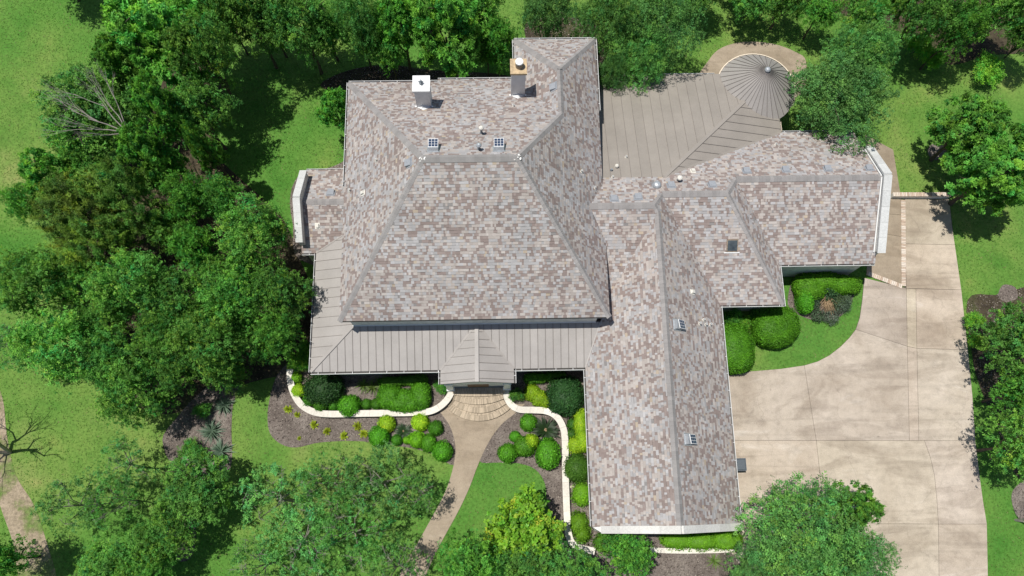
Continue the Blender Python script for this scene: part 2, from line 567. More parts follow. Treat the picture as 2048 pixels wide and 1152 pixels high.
# side walk east of the gable end
path = sheet('side_path', [(1730, 270), (1786, 300), (1800, 385), (1803, 398), (1808, 574), (1732, 545), (1745, 500)], 'joint', 0.016, smooth=False)
for sl in ([(1730, 270), (1786, 300), (1801, 392), (1803, 430), (1740, 427)], [(1740, 427), (1803, 430), (1805, 474), (1742, 464)], [(1742, 464), (1805, 474), (1808, 574), (1732, 545)]):
    mb = MB()
    k = rnd.uniform(0.88, 1.02)
    mb.prism(shrink([W(x, y) for x, y in sl], 0.008), 0, 0.04, tint=(k, k, k))
    link('slab', mb.mesh('slab', 'aggregate'), path)

# back terrace round the tower
sheet('terrace', [(1400, 170), (1418, 120), (1445, 95), (1490, 84), (1545, 88), (1590, 104), (1612, 125), (1600, 190), (1500, 240)], 'aggregate', 0.03)

# front walk
wl = [(868, 812), (884, 829), (900, 853), (909, 880), (911, 905), (905, 940), (890, 985), (862, 1038), (833, 1090), (818, 1115), (790, 1165), (760, 1210)]
wr = [(1050, 808), (1030, 827), (1002, 850), (977, 885), (956, 930), (939, 975), (918, 1020), (895, 1062), (872, 1105), (845, 1165), (825, 1210)]
L_ = [(v.x, v.y) for v in smooth_line([W(*p) for p in wl], 4)]
R_ = [(v.x, v.y) for v in smooth_line([W(*p) for p in wr], 4)]
mb = MB()
mb.prism(L_ + R_[::-1], -0.02, 0.04, bottom=False)
me = mb.mesh('front_walk', 'aggregate')
bm = bmesh.new(); bm.from_mesh(me)
bmesh.ops.triangulate(bm, faces=[f for f in bm.faces if len(f.verts) > 4]); bm.to_mesh(me); bm.free()
structure(link('front_walk', me))

# ================================================================== HOUSE
HL = (0.0, 12.0, 0.0)
house = thing('house', 'large pale stone house with brown-grey shingle hip roofs and metal porch roofs', 'house', HL)
def part(name, me):
    return link(name, me, house, pin=HL)
EV, LO = 5.79, 3.21
# planes z = a + gx x + gy y
PL = dict(
    main_s=plane(0, 9.26, EV, 0, 5.14 / 6.47), main_w=plane(-8, 0, EV, 5.14 / 4.59, 0),
    main_n=plane(0, 22.64, EV, 0, -0.744), main_e=plane(5.6, 0, EV, -5.14 / 4.61, 0),
    ext_w=plane(1.08, 0, EV, 1.115, 0), ext_n=plane(0, 25.2, EV, 0, -0.744),
    np=plane(0, 15.7, 6.25, 0, -0.617), ge=plane(11.99, 0, LO, -0.9, 0), gw=plane(4.53, 0, LO, 0.9, 0),
    ms=plane(0, 10.41, LO, 0, 0.575), me=plane(15.45, 0, LO, -0.891, 0), ews=plane(0, 12.65, LO, 0, 0.577),
    b1s=plane(0, 14.89, 6.75, 0, 0.576), ws=plane(0, 13.71, LO, 0, 0.563), wn=plane(0, 18.65, LO, 0, -0.563),
    ps=plane(0, 7.15, LO, 0, 0.32), pw=plane(-9.92, 0, LO, 0.32, 0),
    egw=plane(-3.10, 0, LO, 0.3813, 0), ege=plane(0.76, 0, LO, -0.3813, 0),
    mn=plane(0, 24.43, LO, 0, -0.302), mep=plane(16.41, 0, LO, -0.302, 0),
)
FACES = dict(
    main_s=[(-8, 9.26), (5.6, 9.26), (.99, 15.73), (-3.41, 15.73)],
    main_w=[(-8, 9.26), (-3.41, 15.73), (-8, 22.64)],
    main_n=[(-3.41, 15.73), (.99, 15.73), (3.34, 19.25), (1.08, 22.64), (1.08, 22.86), (-3.15, 22.86), (-3.15, 22.64), (-8, 22.64)],
    main_e=[(5.6, 9.26), (5.6, 25.2), (3.34, 21.81), (3.34, 19.25), (.99, 15.73)],
    ext_w=[(1.08, 22.64), (3.34, 19.25), (3.34, 21.81), (1.08, 25.2)],
    ext_n=[(1.08, 25.2), (3.34, 21.81), (5.6, 25.2)],
    b1s=[(5.12, 9.62), (8.26, 14.572), (8.057, 14.89), (4.74, 14.89), (5.1, 14.19)],
    np=[(4.74, 14.89), (8.057, 14.89), (8.611, 15.699), (12.037, 15.699), (12.781, 16.772), (20.6, 16.772), (20.6, 20.63), (16.41, 20.63), (8.96, 16.98), (5.1, 16.98), (5.1, 15.54)],
    gw=[(4.53, -.9), (8.26, -.9), (8.26, 14.572), (5.12, 9.62), (5.42, 9.62), (4.53, 7.15)],
    ge=[(11.99, -.9), (11.99, 10.41), (8.611, 15.699), (8.057, 14.89), (8.26, 14.572), (8.26, -.9)],
    ms=[(11.99, 10.41), (15.45, 10.41), (12.037, 15.699), (8.611, 15.699)],
    me=[(15.45, 10.41), (15.45, 12.65), (12.781, 16.772), (12.037, 15.699)],
    ews=[(15.45, 12.65), (20.73, 12.65), (20.73, 13.2), (20.6, 13.2), (20.6, 16.772), (12.781, 16.772)],
    ws=[(-10.7, 13.71), (-9.92, 13.71), (-7.62, 15.02), (-7.62, 16.18), (-10.45, 16.18), (-10.45, 14.1), (-10.7, 14.1)],
    wn=[(-10.45, 16.18), (-7.62, 16.18), (-7.62, 18.65), (-10.7, 18.65), (-10.7, 18.1), (-10.45, 18.1)],
    ps_l=[(-9.92, 7.15), (-3.10, 7.15), (-1.17, 9.45), (-7.62, 9.45)],
    ps_r=[(0.76, 7.15), (4.53, 7.15), (5.35, 9.45), (-1.17, 9.45)],
    pw=[(-9.92, 7.15), (-7.62, 9.45), (-7.62, 15.02), (-9.92, 13.71)],
    egw=[(-3.10, 6.40), (-1.17, 6.40), (-1.17, 9.45), (-3.10, 7.15)],
    ege=[(-1.17, 6.40), (0.76, 6.40), (0.76, 7.15), (-1.17, 9.45)],
    mn=[(5.1, 16.98), (8.96, 16.98), (16.41, 24.43), (5.1, 24.43)],
    mep=[(8.96, 16.98), (16.41, 20.63), (16.41, 24.43)],
)
PL['ps_l'] = PL['ps_r'] = PL['ps']

# roof parts: boarded deck under each roof (one part per roof)
def deck(name, keys, drop=0.22):
    mb = MB()
    for k in keys:
        pl = PL[k]
        mb.prism(FACES[k], lambda x, y: pz(pl, x, y) - drop, lambda x, y: pz(pl, x, y) - 0.012)
    me = mb.mesh(name, 'deck')
    bm = bmesh.new(); bm.from_mesh(me)
    bmesh.ops.triangulate(bm, faces=[f for f in bm.faces if len(f.verts) > 4]); bm.to_mesh(me); bm.free()
    return part(name, me)
main_roof = deck('main_roof', ['main_s', 'main_w', 'main_n', 'main_e', 'ext_w', 'ext_n'])
garage_roof = deck('garage_roof', ['gw', 'ge', 'b1s'])
east_roof = deck('east_wing_roof', ['np', 'ms', 'me', 'ews'])
west_roof = deck('west_wing_roof', ['ws', 'wn'])
porch_roof = deck('porch_roof', ['ps_l', 'ps_r', 'pw'], 0.16)
entry_roof = deck('entry_roof', ['egw', 'ege'], 0.16)
family_roof = deck('metal_wing_roof', ['mn', 'mep'], 0.16)

# ---- shingles
PALETTE = np.array([
    (0.258, 0.213, 0.200), (0.280, 0.234, 0.220), (0.244, 0.200, 0.187),       # brown
    (0.378, 0.374, 0.380), (0.412, 0.409, 0.417), (0.345, 0.341, 0.346),       # blue grey
    (0.405, 0.370, 0.348), (0.376, 0.343, 0.322), (0.436, 0.407, 0.386),       # tan
    (0.245, 0.236, 0.234), (0.400, 0.340, 0.270)])                              # charcoal, ochre
from mathutils import noise as mnoise
rs = random.Random(11)
WARM = np.array((1.0, 0.985, 0.975))
COURSE = 0.152
def tab_colour(x, y, r):
    """tones come in loose drifts, as blended shingles do"""
    a = mnoise.noise(Vector((x * 2.1, y * 2.1, 3.1)))
    a2 = mnoise.noise(Vector((x * 0.5, y * 0.5, 8.1)))
    q = r.random()
    pb = min(0.52, max(0.18, 0.335 + a * 0.24 + a2 * 0.10))
    if q < pb:
        i = r.choice((0, 0, 1, 2))
    elif q < pb + (1 - pb) * (0.46 - a2 * 0.5):
        i = r.choice((3, 4, 5, 5))
    elif q < 0.965:
        i = r.choice((6, 7, 7, 8))
    else:
        i = r.choice((9, 9, 10))
    return i
singles = []
def shingle(key, parent, keep=None):
    pl = PL[key]
    poly = FACES[key]
    g = Vector((pl[1], pl[2]))
    gl = g.length
    up = g / gl
    u = Vector((up.y, -up.x))                       # along the course
    cosl = 1 / sqrt(1 + gl * gl)
    dv = COURSE * cosl                               # plan depth of a course
    us = [u.dot(Vector(p)) for p in poly]
    vs_ = [up.dot(Vector(p)) for p in poly]
    n = int((max(vs_) - min(vs_)) / dv) + 1
    mb = MB()
    v0 = min(vs_)
    for i in range(n):
        va, vb = v0 + i * dv, v0 + (i + 1) * dv + 0.002
        x = min(us) - rs.uniform(0, 0.3)
        while x < max(us):
            w = rs.choice((0.08, 0.10, 0.12, 0.15, 0.19, 0.25))
            ua, ub = x, x + w
            x = ub
            quad = [u * ua + up * va, u * ub + up * va, u * ub + up * vb, u * ua + up * vb]
            q2 = [(p.x, p.y) for p in quad]
            full = all(inside(poly, *p) for p in q2)
            if full:
                pts = q2
            else:
                pts = poly
                for k in range(4):
                    p, q = q2[k], q2[(k + 1) % 4]
                    a, b = -(q[1] - p[1]), q[0] - p[0]
                    c = -(a * p[0] + b * p[1])
                    mid = ((q2[0][0] + q2[2][0]) / 2, (q2[0][1] + q2[2][1]) / 2)
                    if a * mid[0] + b * mid[1] + c < 0:
                        a, b, c = -a, -b, -c
                    pts = clip_poly(pts, a, b, c)
                    if len(pts) < 3:
                        break
                if len(pts) < 3:
                    continue
                A = abs(sum(pts[k][0] * pts[(k + 1) % len(pts)][1] - pts[(k + 1) % len(pts)][0] * pts[k][1] for k in range(len(pts)))) / 2
                if A < 4e-4:
                    continue
            cx, cy = sum(p[0] for p in pts) / len(pts), sum(p[1] for p in pts) / len(pts)
            ci = tab_colour(cx, cy, rs)
            th = rs.choice((0.010, 0.013, 0.022, 0.026))
            if full and keep and keep(cx, cy) and len(singles) < 300:
                singles.append((key, u, up, ua, va, w, dv, th, ci, parent))
                continue
            t = tuple(PALETTE[ci] * rs.uniform(0.98, 1.12) * WARM)
            def zt(px_, py_):
                f = (up.x * px_ + up.y * py_ - va) / dv
                return pz(pl, px_, py_) + 0.004 + th * (1 - f)
            mb.prism(pts, lambda a_, b_: pz(pl, a_, b_) - 0.006, zt, tint=t, bottom=False)
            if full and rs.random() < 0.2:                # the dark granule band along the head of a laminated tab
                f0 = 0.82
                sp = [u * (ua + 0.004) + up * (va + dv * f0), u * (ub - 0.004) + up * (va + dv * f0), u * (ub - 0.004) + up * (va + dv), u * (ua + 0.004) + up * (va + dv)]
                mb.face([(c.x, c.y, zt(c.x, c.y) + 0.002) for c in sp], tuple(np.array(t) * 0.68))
    o = link('shingles', mb.mesh('shingles', 'shingle'), parent)
    o['kind'] = 'stuff'
    return o
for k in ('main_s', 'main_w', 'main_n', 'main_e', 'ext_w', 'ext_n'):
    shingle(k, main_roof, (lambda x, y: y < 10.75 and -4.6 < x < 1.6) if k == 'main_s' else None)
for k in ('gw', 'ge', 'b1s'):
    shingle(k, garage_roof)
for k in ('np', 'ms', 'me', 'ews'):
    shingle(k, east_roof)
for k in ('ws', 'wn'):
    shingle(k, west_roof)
tabs = {}
for key, u, up, ua, va, w, dv, th, ci, parent in singles:
    id_ = (w, th, ci)
    pl = PL[key]
    if id_ not in tabs:
        mb = MB()
        gl = sqrt(pl[1] ** 2 + pl[2] ** 2)
        mb.prism([(0, 0), (w, 0), (w, dv), (0, dv)], lambda x, y: gl * y - 0.006, lambda x, y: gl * y + 0.004 + th * (1 - y / dv), tint=tuple(PALETTE[ci] * rs.uniform(0.98, 1.12) * WARM), bottom=False)
        tabs[id_] = mb.mesh('shingle', 'shingle')
    p = u * ua + up * va
    o = link('shingle', tabs[id_], parent, loc=(p.x, p.y, pz(pl, p.x, p.y)))
    o.rotation_euler = (0, 0, math.atan2(u.y, u.x))

# ---- ridge and hip caps
def caps(parent, a, b, fa, fb, w=0.15, lift=0.03, step=0.2, mat='ridge_cap'):
    """folded cap pieces from a to b, lying on planes fa and fb"""
    A, B = Vector((*a, pz(PL[fa], *a))), Vector((*b, pz(PL[fa], *b)))
    d = (B - A)
    n = max(1, int(d.length / step))
    dh = Vector((d.x, d.y)).normalized()
    s1 = Vector((dh.y, -dh.x))
    mb = MB()
    for i in range(n):
        P, Q = A + d * (i / n), A + d * ((i + 1.1) / n)
        t = rs.uniform(0.88, 1.08)
        prev = None
        for sgn in (1, -1):
            side = s1 * sgn
            c = P + Vector((side.x, side.y, 0)) * 0.05
            pln = fa if abs(pz(PL[fa], c.x, c.y) - min(pz(PL[fa], c.x, c.y), pz(PL[fb], c.x, c.y))) < 1e-6 else fb
            def at(pt, off, up_):
                x, y = pt.x + side.x * off, pt.y + side.y * off
                return Vector((x, y, min(pz(PL[fa], x, y), pz(PL[fb], x, y)) + up_))
            e = 0.012
            p0, p1 = at(P, 0, lift + e), at(Q, 0, lift)
            q0, q1 = at(P, w, lift * 0.6 + e), at(Q, w, lift * 0.6)
            r0, r1 = at(P, w, -0.01), at(Q, w, -0.01)
            f = [p0, p1, q1, q0] if sgn < 0 else [p0, q0, q1, p1]
            mb.face(f, (t, t, t))
            g_ = [q0, q1, r1, r0] if sgn < 0 else [q0, r0, r1, q1]
            mb.face(g_, (t, t, t))
            mb.face([p0, q0, r0, at(P, 0, -0.01)], (t, t, t))
    return link('ridge_cap', mb.mesh('ridge_cap', mat), parent)
simple('ridge_cap_t', (0.315, 0.300, 0.295), 0.9, 0.10, 2.0, bmp=0.3, tint=True)
RC = 'ridge_cap_t'
caps(main_roof, (-3.41, 15.73), (.99, 15.73), 'main_s', 'main_n', 0.19, 0.06, mat=RC)
caps(main_roof, (-8, 9.26), (-3.41, 15.73), 'main_s', 'main_w', mat=RC)
caps(main_roof, (-8, 22.64), (-3.41, 15.73), 'main_n', 'main_w', mat=RC)
caps(main_roof, (5.6, 9.26), (.99, 15.73), 'main_s', 'main_e', mat=RC)
caps(main_roof, (3.34, 19.25), (.99, 15.73), 'main_n', 'main_e', mat=RC)
caps(main_roof, (3.34, 19.25), (3.34, 21.81), 'ext_w', 'main_e', mat=RC)
caps(main_roof, (1.08, 25.2), (3.34, 21.81), 'ext_n', 'ext_w', mat=RC)
caps(main_roof, (5.6, 25.2), (3.34, 21.81), 'ext_n', 'main_e', mat=RC)
caps(garage_roof, (8.26, -.9), (8.26, 14.572), 'gw', 'ge', 0.17, 0.05, mat=RC)
caps(garage_roof, (8.26, 14.572), (8.057, 14.89), 'b1s', 'ge', mat=RC)
caps(garage_roof, (4.74, 14.89), (8.057, 14.89), 'b1s', 'np', 0.18, 0.06, mat=RC)
caps(east_roof, (8.057, 14.89), (8.611, 15.699), 'np', 'ge', mat=RC)
caps(east_roof, (8.611, 15.699), (12.037, 15.699), 'ms', 'np', 0.18, 0.06, mat=RC)
caps(east_roof, (12.037, 15.699), (12.781, 16.772), 'np', 'me', mat=RC)
caps(east_roof, (15.45, 10.41), (12.037, 15.699), 'ms', 'me', mat=RC)
caps(east_roof, (12.781, 16.772), (20.6, 16.772), 'ews', 'np', 0.18, 0.06, mat=RC)
caps(west_roof, (-10.45, 16.18), (-7.6, 16.18), 'ws', 'wn', 0.17, 0.05, mat=RC)

# ---- standing seam panels: each panel its own piece with a raised seam on one edge
def seam_roof(keys, parent, pitch=0.40, off=0.0, base=(1, 1, 1)):
    for key in keys:
        pl = PL[key]
        poly = FACES[key]
        up = Vector((pl[1], pl[2])).normalized()
        u = Vector((up.y, -up.x))
        us = [u.dot(Vector(p)) for p in poly]
        x = math.floor((min(us) - off) / pitch) * pitch + off
        while x < max(us):
            pts = clip_poly(clip_poly(poly, u.x, u.y, -(x + 0.003)), -u.x, -u.y, x + pitch - 0.003)
            if len(pts) >= 3:
                A = abs(sum(pts[k][0] * pts[(k + 1) % len(pts)][1] - pts[(k + 1) % len(pts)][0] * pts[k][1] for k in range(len(pts)))) / 2
                if A > 0.004:
                    k = rs.uniform(0.965, 1.035)
                    mb = MB()
                    mb.prism(pts, lambda a, b: pz(pl, a, b) - 0.004, lambda a, b: pz(pl, a, b) + 0.016, tint=(k * base[0], k * base[1], k * base[2]), bottom=False)
                    se = clip_poly(poly, u.x, u.y, -(x + 0.006))
                    se = clip_poly(se, -u.x, -u.y, x + 0.024)
                    if len(se) >= 3:
                        mb.prism(se, lambda a, b: pz(pl, a, b) + 0.010, lambda a, b: pz(pl, a, b) + 0.050, tint=(0.66, 0.64, 0.63), bottom=False)
                    link('roof_panel', mb.mesh('roof_panel', 'metal_roof'), parent)
            x += pitch
seam_roof(['ps_l', 'ps_r'], porch_roof, 0.405)
seam_roof(['pw'], porch_roof, 0.53)
seam_roof(['egw', 'ege'], entry_roof, 0.41)
seam_roof(['mn'], family_roof, 0.555, base=(.86, .83, .775))
seam_roof(['mep'], family_roof, 0.52, base=(.85, .82, .77))

def flash(parent, pts, w, mat, lift=0.03, name='flashing', h=0.012, tint=(1, 1, 1)):
    mb = MB()
    for a, b in zip(pts[:-1], pts[1:]):
        mb.bar(Vector(a) + Vector((0, 0, lift)), Vector(b) + Vector((0, 0, lift)), w, h, tint)
    return link(name, mb.mesh(name, mat), parent)
def on(key, x, y):
    return Vector((x, y, pz(PL[key], x, y)))
mt = (0.92, 0.91, 0.90)
flash(porch_roof, [on('ps', -9.9, 7.17), on('ps', -7.62, 9.45)], 0.16, 'metal_roof', 0.035, 'hip_cap', 0.03, mt)
flash(entry_roof, [on('egw', -1.17, 6.38), on('egw', -1.17, 9.43)], 0.20, 'metal_roof', 0.03, 'ridge_cap', 0.04, (1.04, 1.04, 1.04))
flash(entry_roof, [on('ps', -3.10, 7.15), on('ps', -1.17, 9.45)], 0.11, 'metal_roof', 0.025, 'valley', 0.02, mt)
flash(entry_roof, [on('ps', 0.76, 7.15), on('ps', -1.17, 9.45)], 0.11, 'metal_roof', 0.025, 'valley', 0.02, mt)
flash(family_roof, [on('mn', 8.96, 16.98), on('mn', 14.3, 22.32)], 0.20, 'metal_roof', 0.03, 'hip_cap', 0.03, (.90, .87, .82))
flash(family_roof, [on('np', 8.9, 16.95), on('np', 16.41, 20.63)], 0.16, 'metal_roof', 0.03, 'valley', 0.015, (.88, .85, .80))
flash(porch_roof, [on('ps', 4.53, 7.15), on('ps', 5.34, 9.43)], 0.06, 'metal_roof', 0.04, 'valley', 0.012, (1.15, 1.15, 1.15))
flash(porch_roof, [on('pw', -9.92, 13.71), on('pw', -7.64, 15.0)], 0.07, 'metal_roof', 0.03, 'valley', 0.015, mt)

# ---- tower: conical standing-seam roof on a round wall
TC, TR, TA = (15.24, 23.42), 2.27, 5.35
tower_roof = None
n = 36
for i in range(n):
    a0, a1 = 2 * pi * i / n, 2 * pi * (i + 1) / n
    mb = MB()
    k = rs.uniform(0.96, 1.03)
    def cp(a, r, dz=0.0):
        return Vector((TC[0] + r * cos(a), TC[1] + r * sin(a), TA - (TA - LO) * r / TR + dz))
    e = 0.0012
    mb.face([cp(a0 + e, 0.10), cp(a0 + e, TR), cp(a1 - e, TR), cp(a1 - e, 0.10)], (k, k, k))
    mb.face([cp(a0 + e, TR), cp(a0 + e, TR, -0.06), cp(a1 - e, TR, -0.06), cp(a1 - e, TR)], (k, k, k))
    mb.bar(cp(a0, 0.12, 0.0), cp(a0, TR, 0.0), 0.022, 0.035, (0.62, 0.60, 0.60))
    me = mb.mesh('roof_panel', 'metal_roof')
    if tower_roof is None:
        mb2 = MB()
        for j in range(48):
            b0, b1 = 2 * pi * j / 48, 2 * pi * (j + 1) / 48
            mb2.face([cp(b0, 0.01, -0.08), cp(b0, TR - 0.05, -0.08), cp(b1, TR - 0.05, -0.08), cp(b1, 0.01, -0.08)])
        tower_roof = part('tower_roof', mb2.mesh('tower_roof', 'deck'))
        tower_roof['label'] = 'conical standing seam metal roof of the round tower'
    link('roof_panel', me, tower_roof)
mb = MB()
prof = [(0.13, -0.10), (0.17, -0.02), (0.16, 0.05), (0.10, 0.12), (0.0, 0.14)]
for j in range(14):
    b0, b1 = 2 * pi * j / 14, 2 * pi * (j + 1) / 14
    for (ra, za), (rb, zb) in zip(prof[:-1], prof[1:]):
        mb.face([(TC[0] + ra * cos(b0), TC[1] + ra * sin(b0), TA + za), (TC[0] + ra * cos(b1), TC[1] + ra * sin(b1), TA + za),
                 (TC[0] + rb * cos(b1), TC[1] + rb * sin(b1), TA + zb), (TC[0] + rb * cos(b0), TC[1] + rb * sin(b0), TA + zb)])
link('finial', mb.mesh('finial', 'galv'), tower_roof)
mb = MB()
for j in range(60):
    b0, b1 = 2 * pi * j / 60, 2 * pi * (j + 1) / 60
    if -1.75 < ((b0 + pi) % (2 * pi)) - pi < -0.9 or True:
        for r0, r1, z in ((TR + 0.015, TR + 0.06, LO + 0.02),):
            mb.face([(TC[0] + r0 * cos(b0), TC[1] + r0 * sin(b0), z), (TC[0] + r1 * cos(b0), TC[1] + r1 * sin(b0), z), (TC[0] + r1 * cos(b1), TC[1] + r1 * sin(b1), z), (TC[0] + r0 * cos(b1), TC[1] + r0 * sin(b1), z)], (0.95, 0.86, 0.72))
            mb.face([(TC[0] + r1 * cos(b0), TC[1] + r1 * sin(b0), z), (TC[0] + r1 * cos(b0), TC[1] + r1 * sin(b0), z - 0.12), (TC[0] + r1 * cos(b1), TC[1] + r1 * sin(b1), z - 0.12), (TC[0] + r1 * cos(b1), TC[1] + r1 * sin(b1), z)], (0.95, 0.86, 0.72))
# keep only the free rim (north and east side)
keepf = []
simple('cream_metal', (0.80, 0.70, 0.56), 0.6, 0.08, 4)
mb2 = MB()
for f in mb.f:
    pts = [mb.v[i] for i in f]
    cx, cy = sum(p[0] for p in pts) / 4, sum(p[1] for p in pts) / 4
    if cy > 24.35 or (cx > 16.45 and cy > 22.3):
        mb2.face(pts)
link('gutter', mb2.mesh('gutter', 'cream_metal'), tower_roof)
mb = MB()
for j in range(40):
    b0, b1 = 2 * pi * j / 40, 2 * pi * (j + 1) / 40
    r = TR - 0.35
    mb.face([(TC[0] + r * cos(b0), TC[1] + r * sin(b0), 0), (TC[0] + r * cos(b1), TC[1] + r * sin(b1), 0), (TC[0] + r * cos(b1), TC[1] + r * sin(b1), LO), (TC[0] + r * cos(b0), TC[1] + r * sin(b0), LO)])
part('wall', mb.mesh('wall', 'wall_stone'))

# ---- walls
def wall(poly, z1, z0=0.0, name='wall', mat='wall_stone'):
    mb = MB()
    mb.prism(poly, z0, z1)
    return part(name, mb.mesh(name, mat))
def rect(x0, y0, x1, y1):
    return [(x0, y0), (x1, y0), (x1, y1), (x0, y1)]
w_main = wall([(-7.62, 9.45), (5.1, 9.45), (5.1, 24.7), (1.58, 24.7), (1.58, 22.2), (-7.62, 22.2)], EV - 0.1)
w_porch = wall([(-9.5, 7.5), (5.0, 7.5), (5.0, 9.4), (-7.7, 9.4), (-7.7, 14.0), (-9.5, 14.0)], LO - 0.05)
w_gar = wall(rect(4.98, -0.85, 11.55, 12.0), LO - 0.05)
w_mid = wall([(11.6, 10.86), (15.0, 10.86), (15.0, 12.9), (20.55, 12.9), (20.55, 20.2), (11.6, 20.2)], LO - 0.05)
w_met = wall(rect(5.15, 16.0, 16.0, 24.0), LO - 0.06)
w_west = wall(rect(-10.4, 14.15, -7.5, 18.2), LO - 0.05)
# gable infill under the three parapets
def gable(poly3, mat='wall_stone', name='gable_wall'):
    """poly3: list of front-face points, extruded by vector"""
    pts, ext = poly3
    mb = MB()
    a = [Vector(p) for p in pts]
    b = [p + Vector(ext) for p in a]
    mb.face(a); mb.face(b[::-1])
    for i in range(len(a)):
        j = (i + 1) % len(a)
        mb.face([a[j], a[i], b[i], b[j]])
    return part(name, mb.mesh(name, mat))
gable(([(20.62, 13.2, 0), (20.62, 19.0, 0), (20.62, 19.0, 4.35), (20.62, 16.78, 5.84), (20.62, 13.2, 3.95)], (0.33, 0, 0)))
gable(([(-10.46, 14.12, 0), (-10.46, 18.1, 0), (-10.46, 18.1, 4.10), (-10.46, 16.15, 5.25), (-10.46, 14.12, 4.15)], (-0.30, 0, 0)))
gable(([(4.95, -0.91, 0), (11.85, -0.91, 0), (11.85, -0.91, 3.55), (8.26, -0.91, 6.74), (4.95, -0.91, 3.80)], (0, -0.26, 0)))
# stone copings, laid in lengths
def coping(pts, w, t, n_each, name='parapet_coping', mat='stone', base=(0.62, 0.63, 0.62)):
    mb0 = MB()
    holder = None
    for (a, b), n_ in zip(zip(pts[:-1], pts[1:]), n_each):
        a, b = Vector(a), Vector(b)
        for i in range(n_):
            p, q = a + (b - a) * (i / n_), a + (b - a) * ((i + 1) / n_)
            g = (q - p).normalized() * 0.004
            mb = MB()
            k = rs.uniform(0.9, 1.06)
            mb.bar(p + g, q - g, w, t, tuple(c * k for c in base))
            me = mb.mesh('coping_stone', mat)
            if holder is None:
                holder = part(name, me)
            else:
                link('coping_stone', me, holder)
    return holder
coping([(20.79, 13.05, 3.90), (20.79, 16.78, 5.85), (20.79, 19.1, 4.32)], 0.44, 0.10, (5, 3))
coping([(-10.62, 14.05, 4.14), (-10.62, 16.15, 5.27), (-10.62, 18.15, 4.12)], 0.38, 0.10, (3, 3))
coping([(4.95, -1.04, 3.80), (8.26, -1.04, 6.75), (11.88, -1.04, 3.52)], 0.36, 0.10, (4, 5), base=(0.66, 0.65, 0.62))
mb = MB()
mb.prism([(4.50, -0.92), (4.98, -1.22), (5.02, -0.88)], 3.0, 3.75)
part('parapet_kneeler', mb.mesh('parapet_kneeler', 'wall_stone'))
# white metal flashing between roof and parapets
flash(east_roof, [on('ews', 20.56, 13.2), on('ews', 20.56, 16.75)], 0.06, 'white_paint', 0.05, h=0.06)
flash(east_roof, [on('np', 20.56, 16.8), on('np', 20.56, 19.0)], 0.06, 'white_paint', 0.05, h=0.06)

# ---- gutters and fascia
def gutter(a, b, parent, w=0.11, z=None, mat='white_paint'):
    mb = MB()
    a, b = Vector(a), Vector(b)
    d = (b - a).normalized()
    s = d.cross(Vector((0, 0, 1)))
    for off, w_, z0, z1, mi in ((0.006, 0.012, -0.13, -0.03, 1), (w, 0.018, -0.13, -0.005, 0), (w / 2, w - 0.02, -0.13, -0.115, 1)):
        o = s * off
        mb.bar(a + o + Vector((0, 0, z0)), b + o + Vector((0, 0, z0)), w_, z1 - z0, m=mi)
    L = (b - a).length
    k = 0.4
    while k < L:
        p = a + d * k
        mb.bar(p + Vector((0, 0, -0.012)), p + s * w + Vector((0, 0, -0.012)), 0.02, 0.012)
        k += 0.9
    return link('gutter', mb.mesh('gutter', [mat, 'gutter_inside']), parent)
GZ = LO - 0.0
gutter((-9.92, 7.15, GZ), (-3.12, 7.15, GZ), porch_roof)
gutter((0.78, 7.15, GZ), (4.5, 7.15, GZ), porch_roof)
gutter((-9.92, 13.7, GZ), (-9.92, 7.15, GZ), porch_roof, 0.09)
gutter((-3.10, 7.13, GZ), (-3.10, 6.40, GZ), entry_roof, 0.10)
gutter((0.76, 6.40, GZ), (0.76, 7.13, GZ), entry_roof, 0.10)
gutter((4.53, 7.02, GZ), (4.53, -0.88, GZ), garage_roof, 0.09)
gutter((11.99, -0.88, GZ), (11.99, 10.40, GZ), garage_roof, 0.09)
gutter((12.1, 10.41, GZ), (15.45, 10.41, GZ), east_roof, 0.08)
gutter((15.45, 10.33, GZ), (15.45, 12.64, GZ), east_roof, 0.08)
gutter((15.55, 12.65, GZ), (20.73, 12.65, GZ), east_roof, 0.08)
gutter((-10.7, 13.71, GZ), (-9.98, 13.71, GZ), west_roof, 0.08)
gutter((-7.4, 18.65, GZ), (-10.7, 18.65, GZ), west_roof, 0.06)
gutter((12.9, 24.43, GZ), (5.2, 24.43, GZ), family_roof, 0.06)
gutter((16.41, 20.7, GZ), (16.41, 21.3, GZ), family_roof, 0.06, mat='cream_metal')
gutter((20.6, 20.63, GZ), (16.5, 20.63, GZ), east_roof, 0.08)
for a, b in (((-3.15, 22.64), (-8, 22.64)), ((1.0, 22.86), (-3.15, 22.86)), ((-8, 22.64), (-8, 16.6)), ((1.08, 25.2), (1.08, 22.95)), ((5.6, 25.2), (1.08, 25.2)), ((5.6, 20.8), (5.6, 25.2))):
    dz = -0.16 if b[1] > 22.7 and a[1] > 22.7 and a[1] < 23 else 0.0
    gutter((*a, EV + dz), (*b, EV + dz), main_roof, 0.085)
# main south eave: pale fascia
flash(main_roof, [(-7.64, 9.43, 3.95), (5.1, 9.43, 3.95)], 0.05, 'white_paint', 0.02, 'flashing', 0.05)
